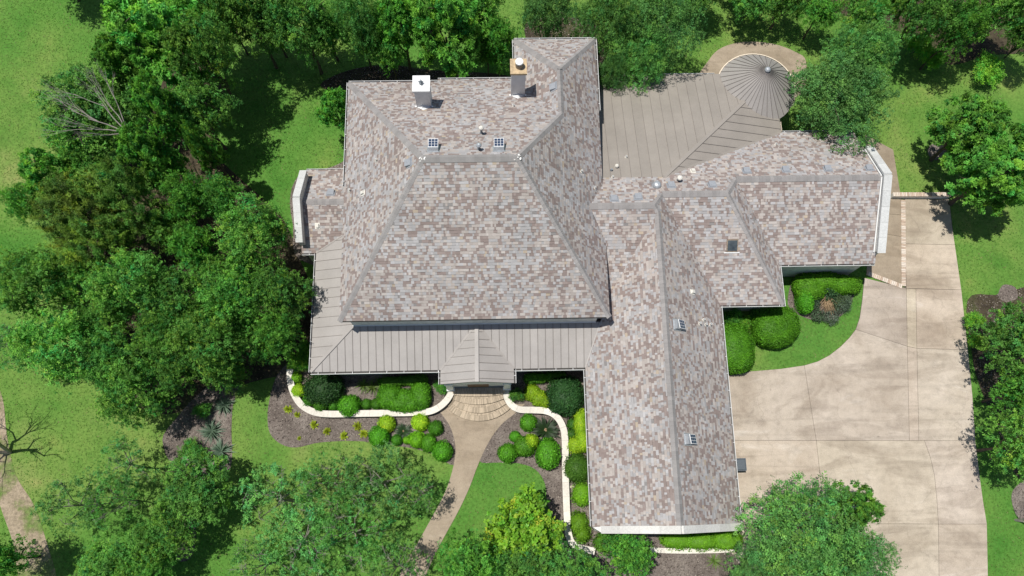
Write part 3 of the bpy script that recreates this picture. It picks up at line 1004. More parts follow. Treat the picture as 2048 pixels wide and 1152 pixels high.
# entry gable front
mb = MB()
mb.prism([(-2.95, 6.52), (0.61, 6.52), (0.61, 6.62), (-2.95, 6.62)], LO - 0.35, lambda x, y: min(pz(PL['egw'], x, y), pz(PL['ege'], x, y)) - 0.17)
mb2 = MB()
mb2.face([(-2.95, 6.43, LO - 0.4), (0.61, 6.43, LO - 0.4), (0.61, 6.43, LO - 0.14), (-1.17, 6.43, 3.80), (-2.95, 6.43, LO - 0.14)])
mb2.face([(-2.95, 6.70, LO - 0.4), (-2.95, 6.70, LO - 0.14), (-1.17, 6.70, 3.78), (0.61, 6.70, LO - 0.14), (0.61, 6.70, LO - 0.4)])
mb2.face([(-2.95, 6.43, LO - 0.4), (-2.95, 6.70, LO - 0.4), (0.61, 6.70, LO - 0.4), (0.61, 6.43, LO - 0.4)])
part('entry_pediment', mb2.mesh('entry_pediment', 'white_paint'))
for x in (-2.72, 0.40):
    mb = MB()
    mb.box(x - 0.18, 6.44, 0.0, x + 0.18, 6.80, LO - 0.42)
    mb.box(x - 0.22, 6.40, LO - 0.56, x + 0.22, 6.84, LO - 0.43)
    mb.box(x - 0.22, 6.40, 0.0, x + 0.22, 6.84, 0.72)
    part('porch_column', mb.mesh('porch_column', 'white_paint'))
wall([(-2.54, 6.62), (0.22, 6.62), (0.22, 7.45), (-2.54, 7.45)], LO - 0.42, name='entry_wall', mat='white_paint')
mb = MB()
mb.box(-2.5, 6.56, 0.58, 0.18, 6.60, 0.80)  # dark strip along the whole foot of the entry wall
part('entry_base_strip', mb.mesh('entry_base_strip', 'galv_dark'))
# door and windows in the shaded front wall
def opening(x0, x1, y, z0, z1, kind='window'):
    mb = MB()
    mb.box(x0, y - 0.05, z0, x1, y + 0.02, z1)
    f = part(kind, mb.mesh(kind, 'white_paint' if kind == 'window' else 'door_wood'))
    if kind == 'window':
        m_ = (x0 + x1) / 2
        for a, b in ((x0 + 0.06, m_ - 0.025), (m_ + 0.025, x1 - 0.06)):
            mb = MB()
            mb.box(a, y - 0.062, z0 + 0.06, b, y - 0.04, z1 - 0.06)
            link('pane', mb.mesh('pane', 'window_glass'), f)
opening(-1.75, -0.6, 6.615, 0.82, 2.65, 'front_door')
for x in (-8.3, -6.1, 2.3):
    opening(x, x + 1.3, 7.5, 0.7, 2.6)
# downpipe at the east wing corner
mb = MB()
mb.tube((20.1, 12.62, 3.0), (19.35, 13.05, 2.3), 0.045, 0.045, 8)
mb.tube((19.35, 13.05, 2.3), (19.35, 13.05, 0.1), 0.045, 0.045, 8)
part('downpipe', mb.mesh('downpipe', 'white_paint'))

# ---- chimneys
def chimney(cx, cy, w, d, ztop, stone_cap):
    zb = 5.6
    mb = MB()
    mb.box(cx - w / 2, cy - d / 2, zb, cx + w / 2, cy + d / 2, ztop - 0.14)
    c = part('chimney', mb.mesh('chimney', 'chim_metal'))
    # cricket / white saddle flashing on the uphill side
    ys = cy - d / 2
    zr = pz(PL['main_n'], cx, ys)
    mb = MB()
    a, b_ = (cx - w / 2, ys, zr + 0.02), (cx + w / 2, ys, zr + 0.02)
    top = (cx, ys, zr + 0.20)
    back = (cx, ys - 0.32, pz(PL['main_n'], cx, ys - 0.32) + 0.03)
    mb.face([a, top, back]); mb.face([top, b_, back])
    link('cricket', mb.mesh('cricket', 'white_paint'), c)
    mb = MB()
    for s in (-1, 1):
        mb.box(cx + s * (w / 2 + 0.05) - 0.04, ys - 0.05, zr - 0.2, cx + s * (w / 2 + 0.05) + 0.04, ys + 0.03, zr + 0.10)
    link('flashing', mb.mesh('flashing', 'white_paint'), c)
    mb = MB()
    ov = 0.06
    z0 = ztop - 0.14
    mb.box(cx - w / 2 - ov, cy - d / 2 - ov, z0, cx + w / 2 + ov, cy + d / 2 + ov, ztop)
    cap = link('chimney_cap', mb.mesh('chimney_cap', 'sandstone_cap' if stone_cap else 'white_paint'), c)
    mb = MB()
    if stone_cap:
        mb.tube((cx + 0.03, cy, ztop), (cx + 0.03, cy, ztop + 0.30), 0.19, 0.19, 16, m=1)
        mb.tube((cx + 0.03, cy, ztop + 0.36), (cx + 0.03, cy, ztop + 0.46), 0.20, 0.20, 18)
        mb.tube((cx + 0.03, cy, ztop + 0.46), (cx + 0.03, cy, ztop + 0.50), 0.20, 0.10, 18)
        for k in range(4):
            a = k * pi / 2
            mb.bar((cx + 0.03 + 0.17 * cos(a), cy + 0.17 * sin(a), ztop + 0.28), (cx + 0.03 + 0.17 * cos(a), cy + 0.17 * sin(a) + 0.001, ztop + 0.38), 0.02, 0.02, m=1)
        link('flue', mb.mesh('flue', ['white_paint', 'rusty_flue']), c)
    else:
        mb.tube((cx, cy, ztop), (cx, cy, ztop + 0.14), 0.10, 0.10, 12)
        mb.bar((cx - 0.13, cy, ztop + 0.15), (cx + 0.13, cy, ztop + 0.15), 0.03, 0.05)
        mb.bar((cx, cy - 0.13, ztop + 0.16), (cx, cy + 0.13, ztop + 0.16), 0.03, 0.05)
        mb.tube((cx, cy, ztop + 0.2), (cx, cy, ztop + 0.26), 0.07, 0.02, 10)
        link('flue', mb.mesh('flue', 'galv_dark'), c)
simple('chim_metal', (0.60, 0.62, 0.64), 0.45, 0.08, 3)
chimney(-3.67, 20.45, 0.74, 0.76, 9.42, False)
chimney(1.19, 21.45, 0.72, 0.74, 9.25, True)

# ---- roof furniture
def basis(key):
    """matrix with local z = roof normal, local y = up-slope"""
    pl = PL[key]
    nrm = Vector((-pl[1], -pl[2], 1)).normalized()
    upv = Vector((pl[1], pl[2], pl[1] ** 2 + pl[2] ** 2)).normalized()
    xv = upv.cross(nrm)
    return Matrix((xv, upv, nrm)).transposed()
def place(me, name, px, py, key, parent=None, upright=False, lift=0.02, rz=0):
    p = WP(px, py, PL[key], 0)
    o = link(name, me, parent if parent else house, pin=HL if not parent else None)
    m = Matrix.Rotation(rz, 3, 'Z') if upright else basis(key)
    o.matrix_basis = Matrix.Translation(p + Vector((0, 0, lift))) @ m.to_4x4()
    return o
# solar attic fans
mb = MB()
mb.box(-0.30, -0.30, -0.02, 0.30, 0.30, 0.02)
mb.prism([(-0.24, -0.24), (0.24, -0.24), (0.24, 0.24), (-0.24, 0.24)], 0.0, 0.20)
me_fan = mb.mesh('solar_fan', 'galv')
mb = MB()
mb.box(-0.235, -0.235, 0.0, 0.235, 0.235, 0.03)
me_panel = mb.mesh('solar_panel', 'white_paint')
mb = MB()
mb.box(-0.062, -0.205, 0.020, 0.062, 0.205, 0.036)
me_cell = mb.mesh('solar_cell', 'solar_cell')
mb = MB()
mb.bar((-0.06, 0, 0.036), (0.06, 0, 0.036), 0.008, 0.002)
me_line = mb.mesh('cell_line', 'white_paint')
def fan(px, py, key, off):
    o = place(me_fan, 'solar_fan', px, py, key, upright=False)
    pn = link('solar_panel', me_panel, o)
    pn.location = off
    R = basis(key).transposed() if key in ('main_n',) else Matrix.Identity(3)
    pn.rotation_euler = (R @ Matrix.Rotation(radians(-8 if key == 'main_n' else 0), 3, 'X')).to_euler() if key == 'main_n' else (0, radians(8), 0)
    # cells are joined with the panel's own glass strips
    return o
mb = MB()
mb.box(-0.235, -0.235, 0.0, 0.235, 0.235, 0.03, m=0)
for i in (-1, 0, 1):
    for j in (-1, 0, 1):
        mb.box(i * 0.148 - 0.066, j * 0.142 - 0.064, 0.024, i * 0.148 + 0.066, j * 0.142 + 0.064, 0.034, m=1)
me_panel = mb.mesh('solar_panel', ['white_paint', 'solar_cell'])
fan(867, 299, 'main_n', (0.0, -0.05, 0.30))
fan(998, 298, 'main_n', (0.0, -0.05, 0.30))
fan(1353, 650, 'ge', (0.0, -0.10, 0.24))
fan(1375, 879, 'ge', (0.0, -0.10, 0.24))

# skylight
p = WP(1464, 491, PL['ms'])
mb = MB()
mb.box(-0.30, -0.33, -0.02, 0.30, 0.33, 0.07)
sk = place(mb.mesh('skylight', 'rusty_flue'), 'skylight', 1464, 491, 'ms')
mb = MB(); mb.box(-0.255, -0.285, 0.05, 0.255, 0.285, 0.082)
link('pane', mb.mesh('pane', 'skylight_glass'), sk)
mb = MB(); mb.box(-0.42, -0.42, 0.0, 0.42, -0.36, 0.02)
link('flashing', mb.mesh('flashing', 'white_paint'), sk)

# box vents along the ridges
mb = MB()
mb.prism([(-0.17, -0.16), (0.17, -0.16), (0.17, 0.17), (-0.17, 0.17)], 0.0, lambda x, y: 0.055 + 0.1 * (y < 0))
mb.box(-0.24, -0.20, -0.01, 0.24, 0.25, 0.012)
me_bv = mb.mesh('box_vent', 'galv_blue')if 'galv_blue' in MATS else None
simple('galv_blue', (0.29, 0.31, 0.34), 0.6, 0.1, 9)
me_bv = mb.mesh('box_vent', 'galv_blue')
for px, py in ((1228, 398), (1276, 395), (1342, 371), (1424, 370), (1493, 342), (1571, 340), (1655, 338), (1738, 337)):
    place(me_bv, 'box_vent', px, py, 'np')
place(me_bv, 'box_vent', 662, 386, 'wn')
place(me_bv, 'box_vent', 818, 326, 'main_w')
place(me_bv, 'box_vent', 1107, 174, 'ext_w')
# small square flues and lead boots
mb = MB(); mb.box(-0.08, -0.1, -0.02, 0.08, 0.1, 0.12); mb.box(-0.14, -0.2, -0.01, 0.14, 0.14, 0.012)
me_sq = mb.mesh('square_flue', 'pvc')
place(me_sq, 'square_flue', 635, 451, 'ws')
place(me_sq, 'square_flue', 727, 386, 'main_w')
place(me_sq, 'square_flue', 1384, 584, 'ge')
place(me_sq, 'square_flue', 1386, 343, 'np')
# pipes
def pipe(px, py, key, h, r, hat=0.0, mat='pvc', hatmat=None):
    mb = MB()
    mb.tube((0, 0, -0.15), (0, 0, h), r, r, 10)
    mb.tube((0, 0, -0.1), (0, 0, 0.07), r * 2.3, r * 1.3, 10)
    if hat:
        mb.tube((0, 0, h), (0, 0, h + 0.07), hat, hat * 0.9, 12, m=1)
        mb.tube((0, 0, h + 0.07), (0, 0, h + 0.13), hat * 0.9, hat * 0.35, 12, m=1)
    else:
        mb.tube((0, 0, h - 0.02), (0, 0, h + 0.004), r * 0.72, r * 0.72, 10, m=1)
    place(mb.mesh('vent_pipe', [mat, hatmat or ('pvc' if hat else 'galv_dark')]), 'vent_pipe', px, py, key, upright=True)
pipe(963, 267, 'main_n', 0.55, 0.055, 0.12, 'galv_dark', 'pvc')
pipe(958, 299, 'main_n', 0.42, 0.06, 0.13, 'galv_dark', 'galv')
pipe(1027, 213, 'main_n', 0.18, 0.05)
pipe(753, 322, 'main_w', 0.22, 0.045)
pipe(700, 382, 'main_w', 0.24, 0.05)
pipe(1163, 344, 'main_e', 0.2, 0.05)
pipe(1357, 361, 'np', 0.32, 0.06, 0.15, 'galv_dark', 'pvc')
pipe(1190, 377, 'main_e', 0.22, 0.05)
pipe(1551, 290, 'np', 0.18, 0.05)
pipe(1223, 341, 'mn', 0.16, 0.05, mat='galv_dark')
pipe(1225, 355, 'mn', 0.18, 0.05)
pipe(1252, 315, 'mn', 0.18, 0.05)
pipe(1233, 334, 'mn', 0.12, 0.06, 0.11)
for px, py in ((1399, 648), (1407, 640), (1411, 650), (1420, 650)):
    pipe(px, py, 'ge', 0.22 + 0.06 * ((px * 7) % 3), 0.055)
# round turbine dome
mb = MB()
mb.tube((0, 0, -0.1), (0, 0, 0.06), 0.30, 0.24, 20, m=1)
pr = [(0.20, 0.06), (0.23, 0.12), (0.21, 0.20), (0.14, 0.27), (0.0, 0.30)]
for j in range(20):
    b0, b1 = 2 * pi * j / 20, 2 * pi * (j + 1) / 20
    for (ra, za), (rb, zb) in zip(pr[:-1], pr[1:]):
        mb.face([(ra * cos(b0), ra * sin(b0), za), (ra * cos(b1), ra * sin(b1), za), (rb * cos(b1), rb * sin(b1), zb), (rb * cos(b0), rb * sin(b0), zb)])
place(mb.mesh('dome_vent', ['galv', 'galv_blue']), 'dome_vent', 1313, 372, 'np', upright=True)
# white sealant at the two ends of the main ridge
for cx, cy in ((-3.38, 15.72), (0.98, 15.72)):
    mb = MB()
    for k in range(7):
        a = Vector((cx + rs.uniform(-.16, .16), cy + rs.uniform(-.14, .14), 0))
        a.z = min(pz(PL['main_s'], a.x, a.y), pz(PL['main_n'], a.x, a.y), pz(PL['main_w'], a.x, a.y), pz(PL['main_e'], a.x, a.y)) + 0.075
        mb.bar(a, a + Vector((rs.uniform(-.06, .06), rs.uniform(-.12, .12), -0.03)), rs.uniform(.04, .08), 0.012)
    link('sealant', mb.mesh('sealant', 'sealant'), main_roof)

# ================================================================== STEPS, LOW WALLS, BRICK EDGES
steps = thing('front_steps', 'curved tan brick entry steps between the white garden walls', 'steps', (*W(958, 815), 0))
ARCS = [((909, 790), (957, 793), (1006, 788)), ((908, 800), (954, 809), (1008, 797)), ((905, 808), (955, 826), (1012, 807)), ((896, 818), (959, 842), (1020, 817))]
yt = 6.75
BC = np.array((0.47, 0.39, 0.295))
for i, (a, b, c) in enumerate(ARCS):
    z1 = 0.60 - 0.14 * i
    P = [Vector(W(*q, z1)) for q in (a, b, c)]
    # circle through the three points
    (x1, y1), (x2, y2), (x3, y3) = P
    D = 2 * (x1 * (y2 - y3) + x2 * (y3 - y1) + x3 * (y1 - y2))
    ux = ((x1 ** 2 + y1 ** 2) * (y2 - y3) + (x2 ** 2 + y2 ** 2) * (y3 - y1) + (x3 ** 2 + y3 ** 2) * (y1 - y2)) / D
    uy = ((x1 ** 2 + y1 ** 2) * (x3 - x2) + (x2 ** 2 + y2 ** 2) * (x1 - x3) + (x3 ** 2 + y3 ** 2) * (x2 - x1)) / D
    r = sqrt((x1 - ux) ** 2 + (y1 - uy) ** 2)
    t0, t1 = math.atan2(y1 - uy, x1 - ux), math.atan2(y3 - uy, x3 - ux)
    n = 52
    mb = MB()
    depth = 0.62 if i else 0.9
    for k in range(n):
        a0, a1 = t0 + (t1 - t0) * k / n, t0 + (t1 - t0) * (k + 1) / n
        g = (t1 - t0) / n * 0.03
        for (ra, rb) in ((r, r - 0.30), (r - 0.305, r - depth)):
            kk = rs.uniform(0.70, 1.15)
            quad = [(ux + ra * cos(a0 + g), uy + ra * sin(a0 + g)), (ux + ra * cos(a1 - g), uy + ra * sin(a1 - g)), (ux + rb * cos(a1 - g), uy + rb * sin(a1 - g)), (ux + rb * cos(a0 + g), uy + rb * sin(a0 + g))]
            mb.prism(quad, z1 - 0.14, z1, tint=tuple(BC * kk), bottom=False)
    o = link('step', mb.mesh('step', 'brick'), steps, pin=steps.location)
    if i == 0:
        mb = MB()
        mb.prism([(x1 - 0.1, y1 + 0.1), (x3 + 0.1, y3 + 0.1), (0.5, 7.48), (-2.9, 7.48)], 0.0, z1 - 0.01, tint=tuple(BC))
        link('landing', mb.mesh('landing', 'brick'), steps, pin=steps.location)
        mb = MB()
    mbb = MB()
    arc = [(ux + (r - 0.02) * cos(t0 + (t1 - t0) * k / 20), uy + (r - 0.02) * sin(t0 + (t1 - t0) * k / 20)) for k in range(21)]
    mbb.prism(arc + [(x3, y3 + 0.7), (x1, y1 + 0.7)], 0.0, z1 - 0.012, tint=tuple(BC * 0.5))
    me = mbb.mesh('step_core', 'brick')
    bm = bmesh.new(); bm.from_mesh(me)
    bmesh.ops.triangulate(bm, faces=[f for f in bm.faces if len(f.verts) > 4]); bm.to_mesh(me); bm.free()
    link('step_core', me, o)

def low_wall(pxs, label, w=0.36, h=0.45, stone=0.75):
    line = smooth_line([W(x, y, h) for x, y in pxs], 10)
    t = thing('garden_wall', label, 'wall', (line[0].x, line[0].y, 0))
    # resample
    L = [0]
    for a, b in zip(line[:-1], line[1:]):
        L.append(L[-1] + (b - a).length)
    def at(s):
        s = min(max(s, 0), L[-1] - 1e-6)
        for i in range(len(L) - 1):
            if L[i + 1] >= s:
                f = (s - L[i]) / max(1e-9, L[i + 1] - L[i])
                p = line[i] + (line[i + 1] - line[i]) * f
                d = (line[i + 1] - line[i]).normalized()
                return p, Vector((-d.y, d.x))
    ns = max(1, round(L[-1] / stone))
    body = MB()
    m = int(L[-1] / 0.12) + 2
    for k in range(m):
        (p, s), (q, e) = at(L[-1] * k / m), at(L[-1] * (k + 1) / m)
        ww = w / 2 - 0.03
        body.prism([p - s * ww, p + s * ww, q + e * ww, q - e * ww], 0, h - 0.07)
    body_o = link('wall_body', body.mesh('wall_body', 'wall_stone'), t, pin=t.location)
    for k in range(ns):
        s0, s1 = L[-1] * k / ns + 0.004, L[-1] * (k + 1) / ns - 0.004
        pts_l, pts_r = [], []
        for j in range(5):
            p, s = at(s0 + (s1 - s0) * j / 4)
            pts_l.append(p + s * w / 2)
            pts_r.append(p - s * w / 2)
        kk = rs.uniform(0.9, 1.06)
        mb = MB()
        poly = [(v.x, v.y) for v in pts_l] + [(v.x, v.y) for v in pts_r[::-1]]
        for j in range(4):
            mb.prism([tuple(pts_l[j]), tuple(pts_l[j + 1]), tuple(pts_r[j + 1]), tuple(pts_r[j])], h - 0.07, h + 0.001 * (k % 2), tint=(0.72 * kk, 0.68 * kk, 0.61 * kk), bottom=False)
        link('cap_stone', mb.mesh('cap_stone', 'stone'), t, pin=t.location)
    return t
low_wall([(579, 738), (581, 765), (588, 788), (603, 810), (628, 824), (660, 828), (720, 827), (780, 826), (835, 825), (865, 821), (888, 806), (901, 788), (906, 770)], 'low curved white stone wall left of the entry steps behind round shrubs')
low_wall([(1011, 772), (1014, 795), (1024, 811), (1040, 819), (1065, 820), (1092, 822), (1112, 832), (1125, 852), (1130, 880), (1131, 950), (1134, 1030), (1138, 1072), (1152, 1093), (1190, 1103)], 'low winding white stone wall from the steps along the garage bed')
low_wall([(1300, 1100), (1360, 1102), (1430, 1101), (1470, 1099)], 'short straight pale stone edging south of the garage gable', 0.26, 0.2)
# cross edgings in the garage bed
for (a, b), lab in ((((1133, 903), (1180, 900)), 'upper thin pale stone divider crossing the bed beside the garage'), (((1137, 974), (1180, 972)), 'lower thin pale stone divider crossing the bed beside the garage')):
    mb = MB()
    p, q = W(*a, 0.12), W(*b, 0.12)
    mb.bar((*p, 0), (*q, 0), 0.12, 0.12, (0.6, 0.52, 0.42))
    tag(link('bed_divider', mb.mesh('bed_divider', 'stone')), lab, 'edging')

# bricks laid on edge along drive and retaining wall
mb = MB(); mb.box(-0.048, -0.13, 0, 0.048, 0.13, 0.08, tint=(1, 1, 1))
brick_me = []
for k in range(6):
    mb = MB()
    c = [(0.62, 0.50, 0.40), (0.55, 0.44, 0.35), (0.66, 0.56, 0.47), (0.48, 0.37, 0.29), (0.60, 0.52, 0.44), (0.68, 0.60, 0.52)][k]
    mb.box(-0.047, -0.13, -0.02, 0.047, 0.13, 0.035, tint=c)
    brick_me.append(mb.mesh('brick', 'brick'))
def brick_row(a, b, z, parent, sy=1.0):
    p, q = Vector(W(*a, z)), Vector(W(*b, z))
    n = int((q - p).length / 0.104)
    ang = math.atan2((q - p).y, (q - p).x)
    for i in range(n):
        c = p + (q - p) * ((i + 0.5) / n)
        o = link('brick', rs.choice(brick_me), parent, loc=(c.x, c.y, z + rs.uniform(-0.004, 0.004)), pin=parent.location)
        o.rotation_euler = (rs.uniform(-.02, .02), rs.uniform(-.02, .02), ang + rs.uniform(-.03, .03))
        o.scale = (0.97, sy * rs.uniform(0.96, 1.03), 1)
rw = thing('retaining_wall', 'low brick-topped retaining wall at the top end of the driveway', 'retaining wall', (*W(1845, 392), 0))
p, q = W(1786, 389, 0.42), W(1902, 389, 0.42)
mb = MB()
mb.bar((p[0], p[1], 0), (q[0], q[1], 0), 0.22, 0.40)
link('wall_body', mb.mesh('wall_body', 'wall_stone'), rw, pin=rw.location)
brick_row((1786, 389), (1902, 389), 0.42, rw)
eb = thing('brick_edging', 'long pale brick edging between side path and upper driveway', 'edging', (*W(1807, 480), 0))
brick_row((1806, 400), (1807, 572), 0.05, eb)
eb = thing('brick_edging', 'slanting brick band across the drive by the house corner', 'edging', (*W(1770, 560), 0))
brick_row((1733, 546), (1804, 573), 0.05, eb)
# flagstones by the south east garage corner
fl = structure(sheet('flagstone_path', [(1484, 1036), (1512, 1036), (1510, 1070), (1500, 1098), (1478, 1128), (1462, 1105), (1484, 1090)], 'joint', 0.022, smooth=False))
poly = [W(x, y) for x, y in [(1484, 1036), (1512, 1036), (1510, 1070), (1500, 1098), (1478, 1128), (1462, 1105), (1484, 1090)]]
x0, x1, y0, y1 = min(p[0] for p in poly), max(p[0] for p in poly), min(p[1] for p in poly), max(p[1] for p in poly)
yy = y0
while yy < y1:
    hgt = rs.uniform(0.22, 0.34)
    xx = x0 + rs.uniform(-0.2, 0)
    while xx < x1:
        wd = rs.uniform(0.25, 0.5)
        pts = poly
        for a, b, c in ((1, 0, -(xx + 0.012)), (-1, 0, xx + wd - 0.012), (0, 1, -(yy + 0.012)), (0, -1, yy + hgt - 0.012)):
            pts = clip_poly(pts, a, b, c)
            if len(pts) < 3:
                break
        if len(pts) >= 3:
            mb = MB()
            k = rs.uniform(0.85, 1.15)
            mb.prism(pts, 0.0, 0.045 + rs.uniform(0, 0.008), tint=(0.48 * k, 0.41 * k, 0.34 * k))
            link('flagstone', mb.mesh('flagstone', 'stone'), fl)
        xx += wd
    yy += hgt
# stone kerb blocks beside the flagstones
mb = MB()
p = W(1518, 1075, 0.3); 
mb.box(p[0] - 0.12, p[1] - 0.7, 0, p[0] + 0.12, p[1] + 0.7, 0.3, (0.52, 0.46, 0.38)); mb.box(p[0] + 0.12, p[1] - 0.7, 0, p[0] + 0.8, p[1] - 0.45, 0.298, (0.5, 0.45, 0.38))
tag(link('stone_planter', mb.mesh('stone_planter', 'stone')), 'L-shaped pale stone planter edge beside the flagstones', 'planter')

simple('bin_lid', (0.085, 0.105, 0.125), 0.45, 0.1, 8)
# wheeled bin parked against the garage
bx, by = W(1479, 929, 1.05)
bin_ = thing('wheeled_bin', 'black wheeled rubbish bin half hidden under the garage eave', 'bin', (bx, by, 0.045))
mb = MB()
def taper(mb, x0, y0, x1, y1, z0, z1, k, **kw):
    cx, cy = (x0 + x1) / 2, (y0 + y1) / 2
    b_ = [((x - cx) * k + cx, (y - cy) * k + cy, z0) for x, y in ((x0, y0), (x1, y0), (x1, y1), (x0, y1))]
    t_ = [(x, y, z1) for x, y in ((x0, y0), (x1, y0), (x1, y1), (x0, y1))]
    mb.face(t_, **kw); mb.face(b_[::-1], **kw)
    for i in range(4):
        j = (i + 1) % 4
        mb.face([b_[i], b_[j], t_[j], t_[i]], **kw)
taper(mb, -0.30, -0.29, 0.30, 0.29, 0.08, 0.98, 0.78)
link('bin_body', mb.mesh('bin_body', 'black_plastic'), bin_)
mb = MB()
taper(mb, -0.34, -0.33, 0.36, 0.33, 0.98, 1.03, 1.0)
taper(mb, -0.27, -0.26, 0.29, 0.26, 1.03, 1.06, 1.12)
link('bin_lid', mb.mesh('bin_lid', 'bin_lid') if 'bin_lid' in MATS else mb.mesh('bin_lid', 'black_plastic'), bin_)
for s in (-1, 1):
    mb = MB()
    mb.tube((-0.26, s * 0.22, 0.11), (-0.26, s * 0.27, 0.11), 0.11, 0.11, 14)
    link('wheel', mb.mesh('wheel', 'black_plastic'), bin_)
mb = MB()
mb.bar((-0.38, -0.22, 0.95), (-0.38, 0.22, 0.95), 0.03, 0.03)
link('handle', mb.mesh('handle', 'black_plastic'), bin_)

# ================================================================== PLANTS
def rot_basis(nrm, rng):
    """random tangent frames for unit normals"""
    a = rng.normal(size=nrm.shape)
    t = np.cross(nrm, a)
    t /= np.linalg.norm(t, axis=1)[:, None] + 1e-9
    return t, np.cross(nrm, t)
def leaves(C, nrm, length, width, rng, col):
    """rhombic leaves: centre, normal, per-leaf length/width -> V,F,tint"""
    n = len(C)
    t, s = rot_basis(nrm, rng)
    L = (length * rng.uniform(0.7, 1.3, n))[:, None]
    Wd = (width * rng.uniform(0.7, 1.3, n))[:, None]
    droop = nrm * L * 0.12
    V = np.stack([C - t * L / 2 - droop, C + s * Wd / 2 + droop * 0.4, C + t * L / 2 - droop, C - s * Wd / 2 + droop * 0.4], 1).reshape(-1, 3)
    F = np.arange(4 * n).reshape(-1, 4)
    return V, F, col
def unit(v):
    return v / (np.linalg.norm(v, axis=1)[:, None] + 1e-9)

def tube_path(mb, pts, r0, r1, n=6):
    k = len(pts) - 1
    for i in range(k):
        mb.tube(pts[i], pts[i + 1], r0 + (r1 - r0) * i / k, r0 + (r1 - r0) * (i + 1) / k, n, cap=(i == k - 1))

def make_tree(seed, R=3.5, H=8.0, base=0.30, lobes=13, lobe_r=0.42, clumps=16, per=70, sig=0.26, leaf=(0.17, 0.095),
              col=(0.05, 0.105, 0.022), var=0.35, hue=0.25, bark='bark', up=0.55, mat='leaf', flat=0.75, limbs=7, twigs=0, feather=0.0, squash=0.7, tuft=0.085):
    """crown = lobes > clumps > leaves, on a trunk with limbs. Returns (trunk mesh, crown mesh)"""
    rng = np.random.default_rng(seed)
    rr = random.Random(seed)
    zc = H * (base + (1 - base) * 0.5)
    hz = H * (1 - base) * 0.5
    # lobe centres: golden-angle spiral on the upper ellipsoid with jitter
    LC, LR = [], []
    for i in range(lobes):
        f = (i + 0.5) / lobes
        el = math.asin(1 - 1.35 * f) if 1 - 1.35 * f > -1 else -1.2
        az = i * 2.39996 + rng.uniform(-0.4, 0.4)
        q = 1 - lobe_r * rng.uniform(0.55, 1.35)
        LC.append((R * q * cos(el) * cos(az), R * q * cos(el) * sin(az), zc + hz * q * sin(el)))
        LR.append(R * lobe_r * rng.uniform(0.6, 1.25))
    LC, LR = np.array(LC), np.array(LR)
    Cs, Ns, Ct = [], [], []
    for c, r in zip(LC, LR):
        m = max(5, int(clumps * (r / (R * lobe_r)) ** 2))
        d = unit(rng.normal(size=(m, 3)) + np.array((0, 0, up)))
        d[:, 2] = np.where(d[:, 2] < -0.35, -d[:, 2], d[:, 2])
        rad = r * rng.uniform(0.72, 1.12, m)[:, None]
        p = c + d * rad * np.array((1, 1, squash))
        tone = rng.uniform(1 - var, 1 + var, m)
        hu = rng.normal(0, hue, m)
        # each clump is a handful of leafy sprays, each spray a tight tuft with its own tilt
        k = rng.poisson(per * 1.25 / 11.0, m) + 1
        sp = np.repeat(np.arange(m), k)
        so = rng.normal(size=(len(sp), 3)) * sig * np.array((1, 1, flat))
        if feather:
            out = unit(p - np.array((0, 0, zc * 0.8)))
            so = so * 0.55 + out[sp] * rng.normal(size=(len(sp), 1)) * feather
        sc_ = p[sp] + so
        sn = unit(d[sp] * 0.5 + np.array((0, 0, 0.8)) + rng.normal(size=(len(sp), 3)) * 0.55)
        st = rng.uniform(0.72, 1.28, len(sp))
        kk = rng.poisson(11, len(sp))
        j = np.repeat(np.arange(len(sp)), kk)
        idx = sp[j]
        lo = rng.normal(size=(len(j), 3)) * tuft
        lo -= sn[j] * (lo * sn[j]).sum(1)[:, None] * 0.6
        P = sc_[j] + lo
        nr = unit(sn[j] + rng.normal(size=(len(j), 3)) * 0.35)
        t = (tone[idx] * st[j] * rng.uniform(0.8, 1.2, len(idx)))[:, None]
        h = hu[idx]
        colr = np.array(col)[None, :] * t * np.stack([1 + h * 0.9, 1 + h * 0.25, 1 - h * 0.3], 1)
        Cs.append(P); Ns.append(nr); Ct.append(np.clip(colr, 0.004, 0.6))
    C, Nn, T = np.concatenate(Cs), np.concatenate(Ns), np.concatenate(Ct)
    ok = C[:, 2] > 0.12
    C, Nn, T = C[ok], Nn[ok], T[ok]
    V, F, T = leaves(C, Nn, leaf[0] * 0.92, leaf[1] * 0.92, rng, T)
    crown = np_mesh('crown', V, F, T, mat)
    mb = MB()
    tr = 0.035 * H * 0.55 + 0.05
    top = Vector((rr.uniform(-.2, .2), rr.uniform(-.2, .2), zc))
    mid = Vector((rr.uniform(-.12, .12), rr.uniform(-.12, .12), H * base))
    tube_path(mb, [Vector((0, 0, -0.05)), mid * 0.5, mid, (mid + top) / 2, top], tr, tr * 0.4, 8)
    order = list(range(lobes))
    rr.shuffle(order)
    for i in order[:limbs]:
        e = Vector(LC[i])
        s_ = mid.lerp(top, rr.uniform(0.0, 0.6))
        b1 = s_.lerp(e, 0.45) + Vector((rr.uniform(-.3, .3), rr.uniform(-.3, .3), rr.uniform(0, .4)))
        tube_path(mb, [s_, b1, e], tr * 0.42, 0.03, 6)
        for j in range(3 + twigs):
            d = Vector(unit(rng.normal(size=(1, 3)) + np.array((0, 0, 0.6)))[0]) * LR[i] * rr.uniform(0.7, 1.08)
            m_ = e + d * 0.5 + Vector((rr.uniform(-.15, .15),) * 3)
            tube_path(mb, [e, m_, e + d], 0.035, 0.010, 5)
            if twigs:
                for q in range(3):
                    d2 = Vector((rr.uniform(-1, 1), rr.uniform(-1, 1), rr.uniform(-.2, .6))) * 0.55
                    tube_path(mb, [m_.lerp(e + d, rr.random()), e + d + d2], 0.018, 0.006, 4)
    return mb.mesh('trunk', bark), crown

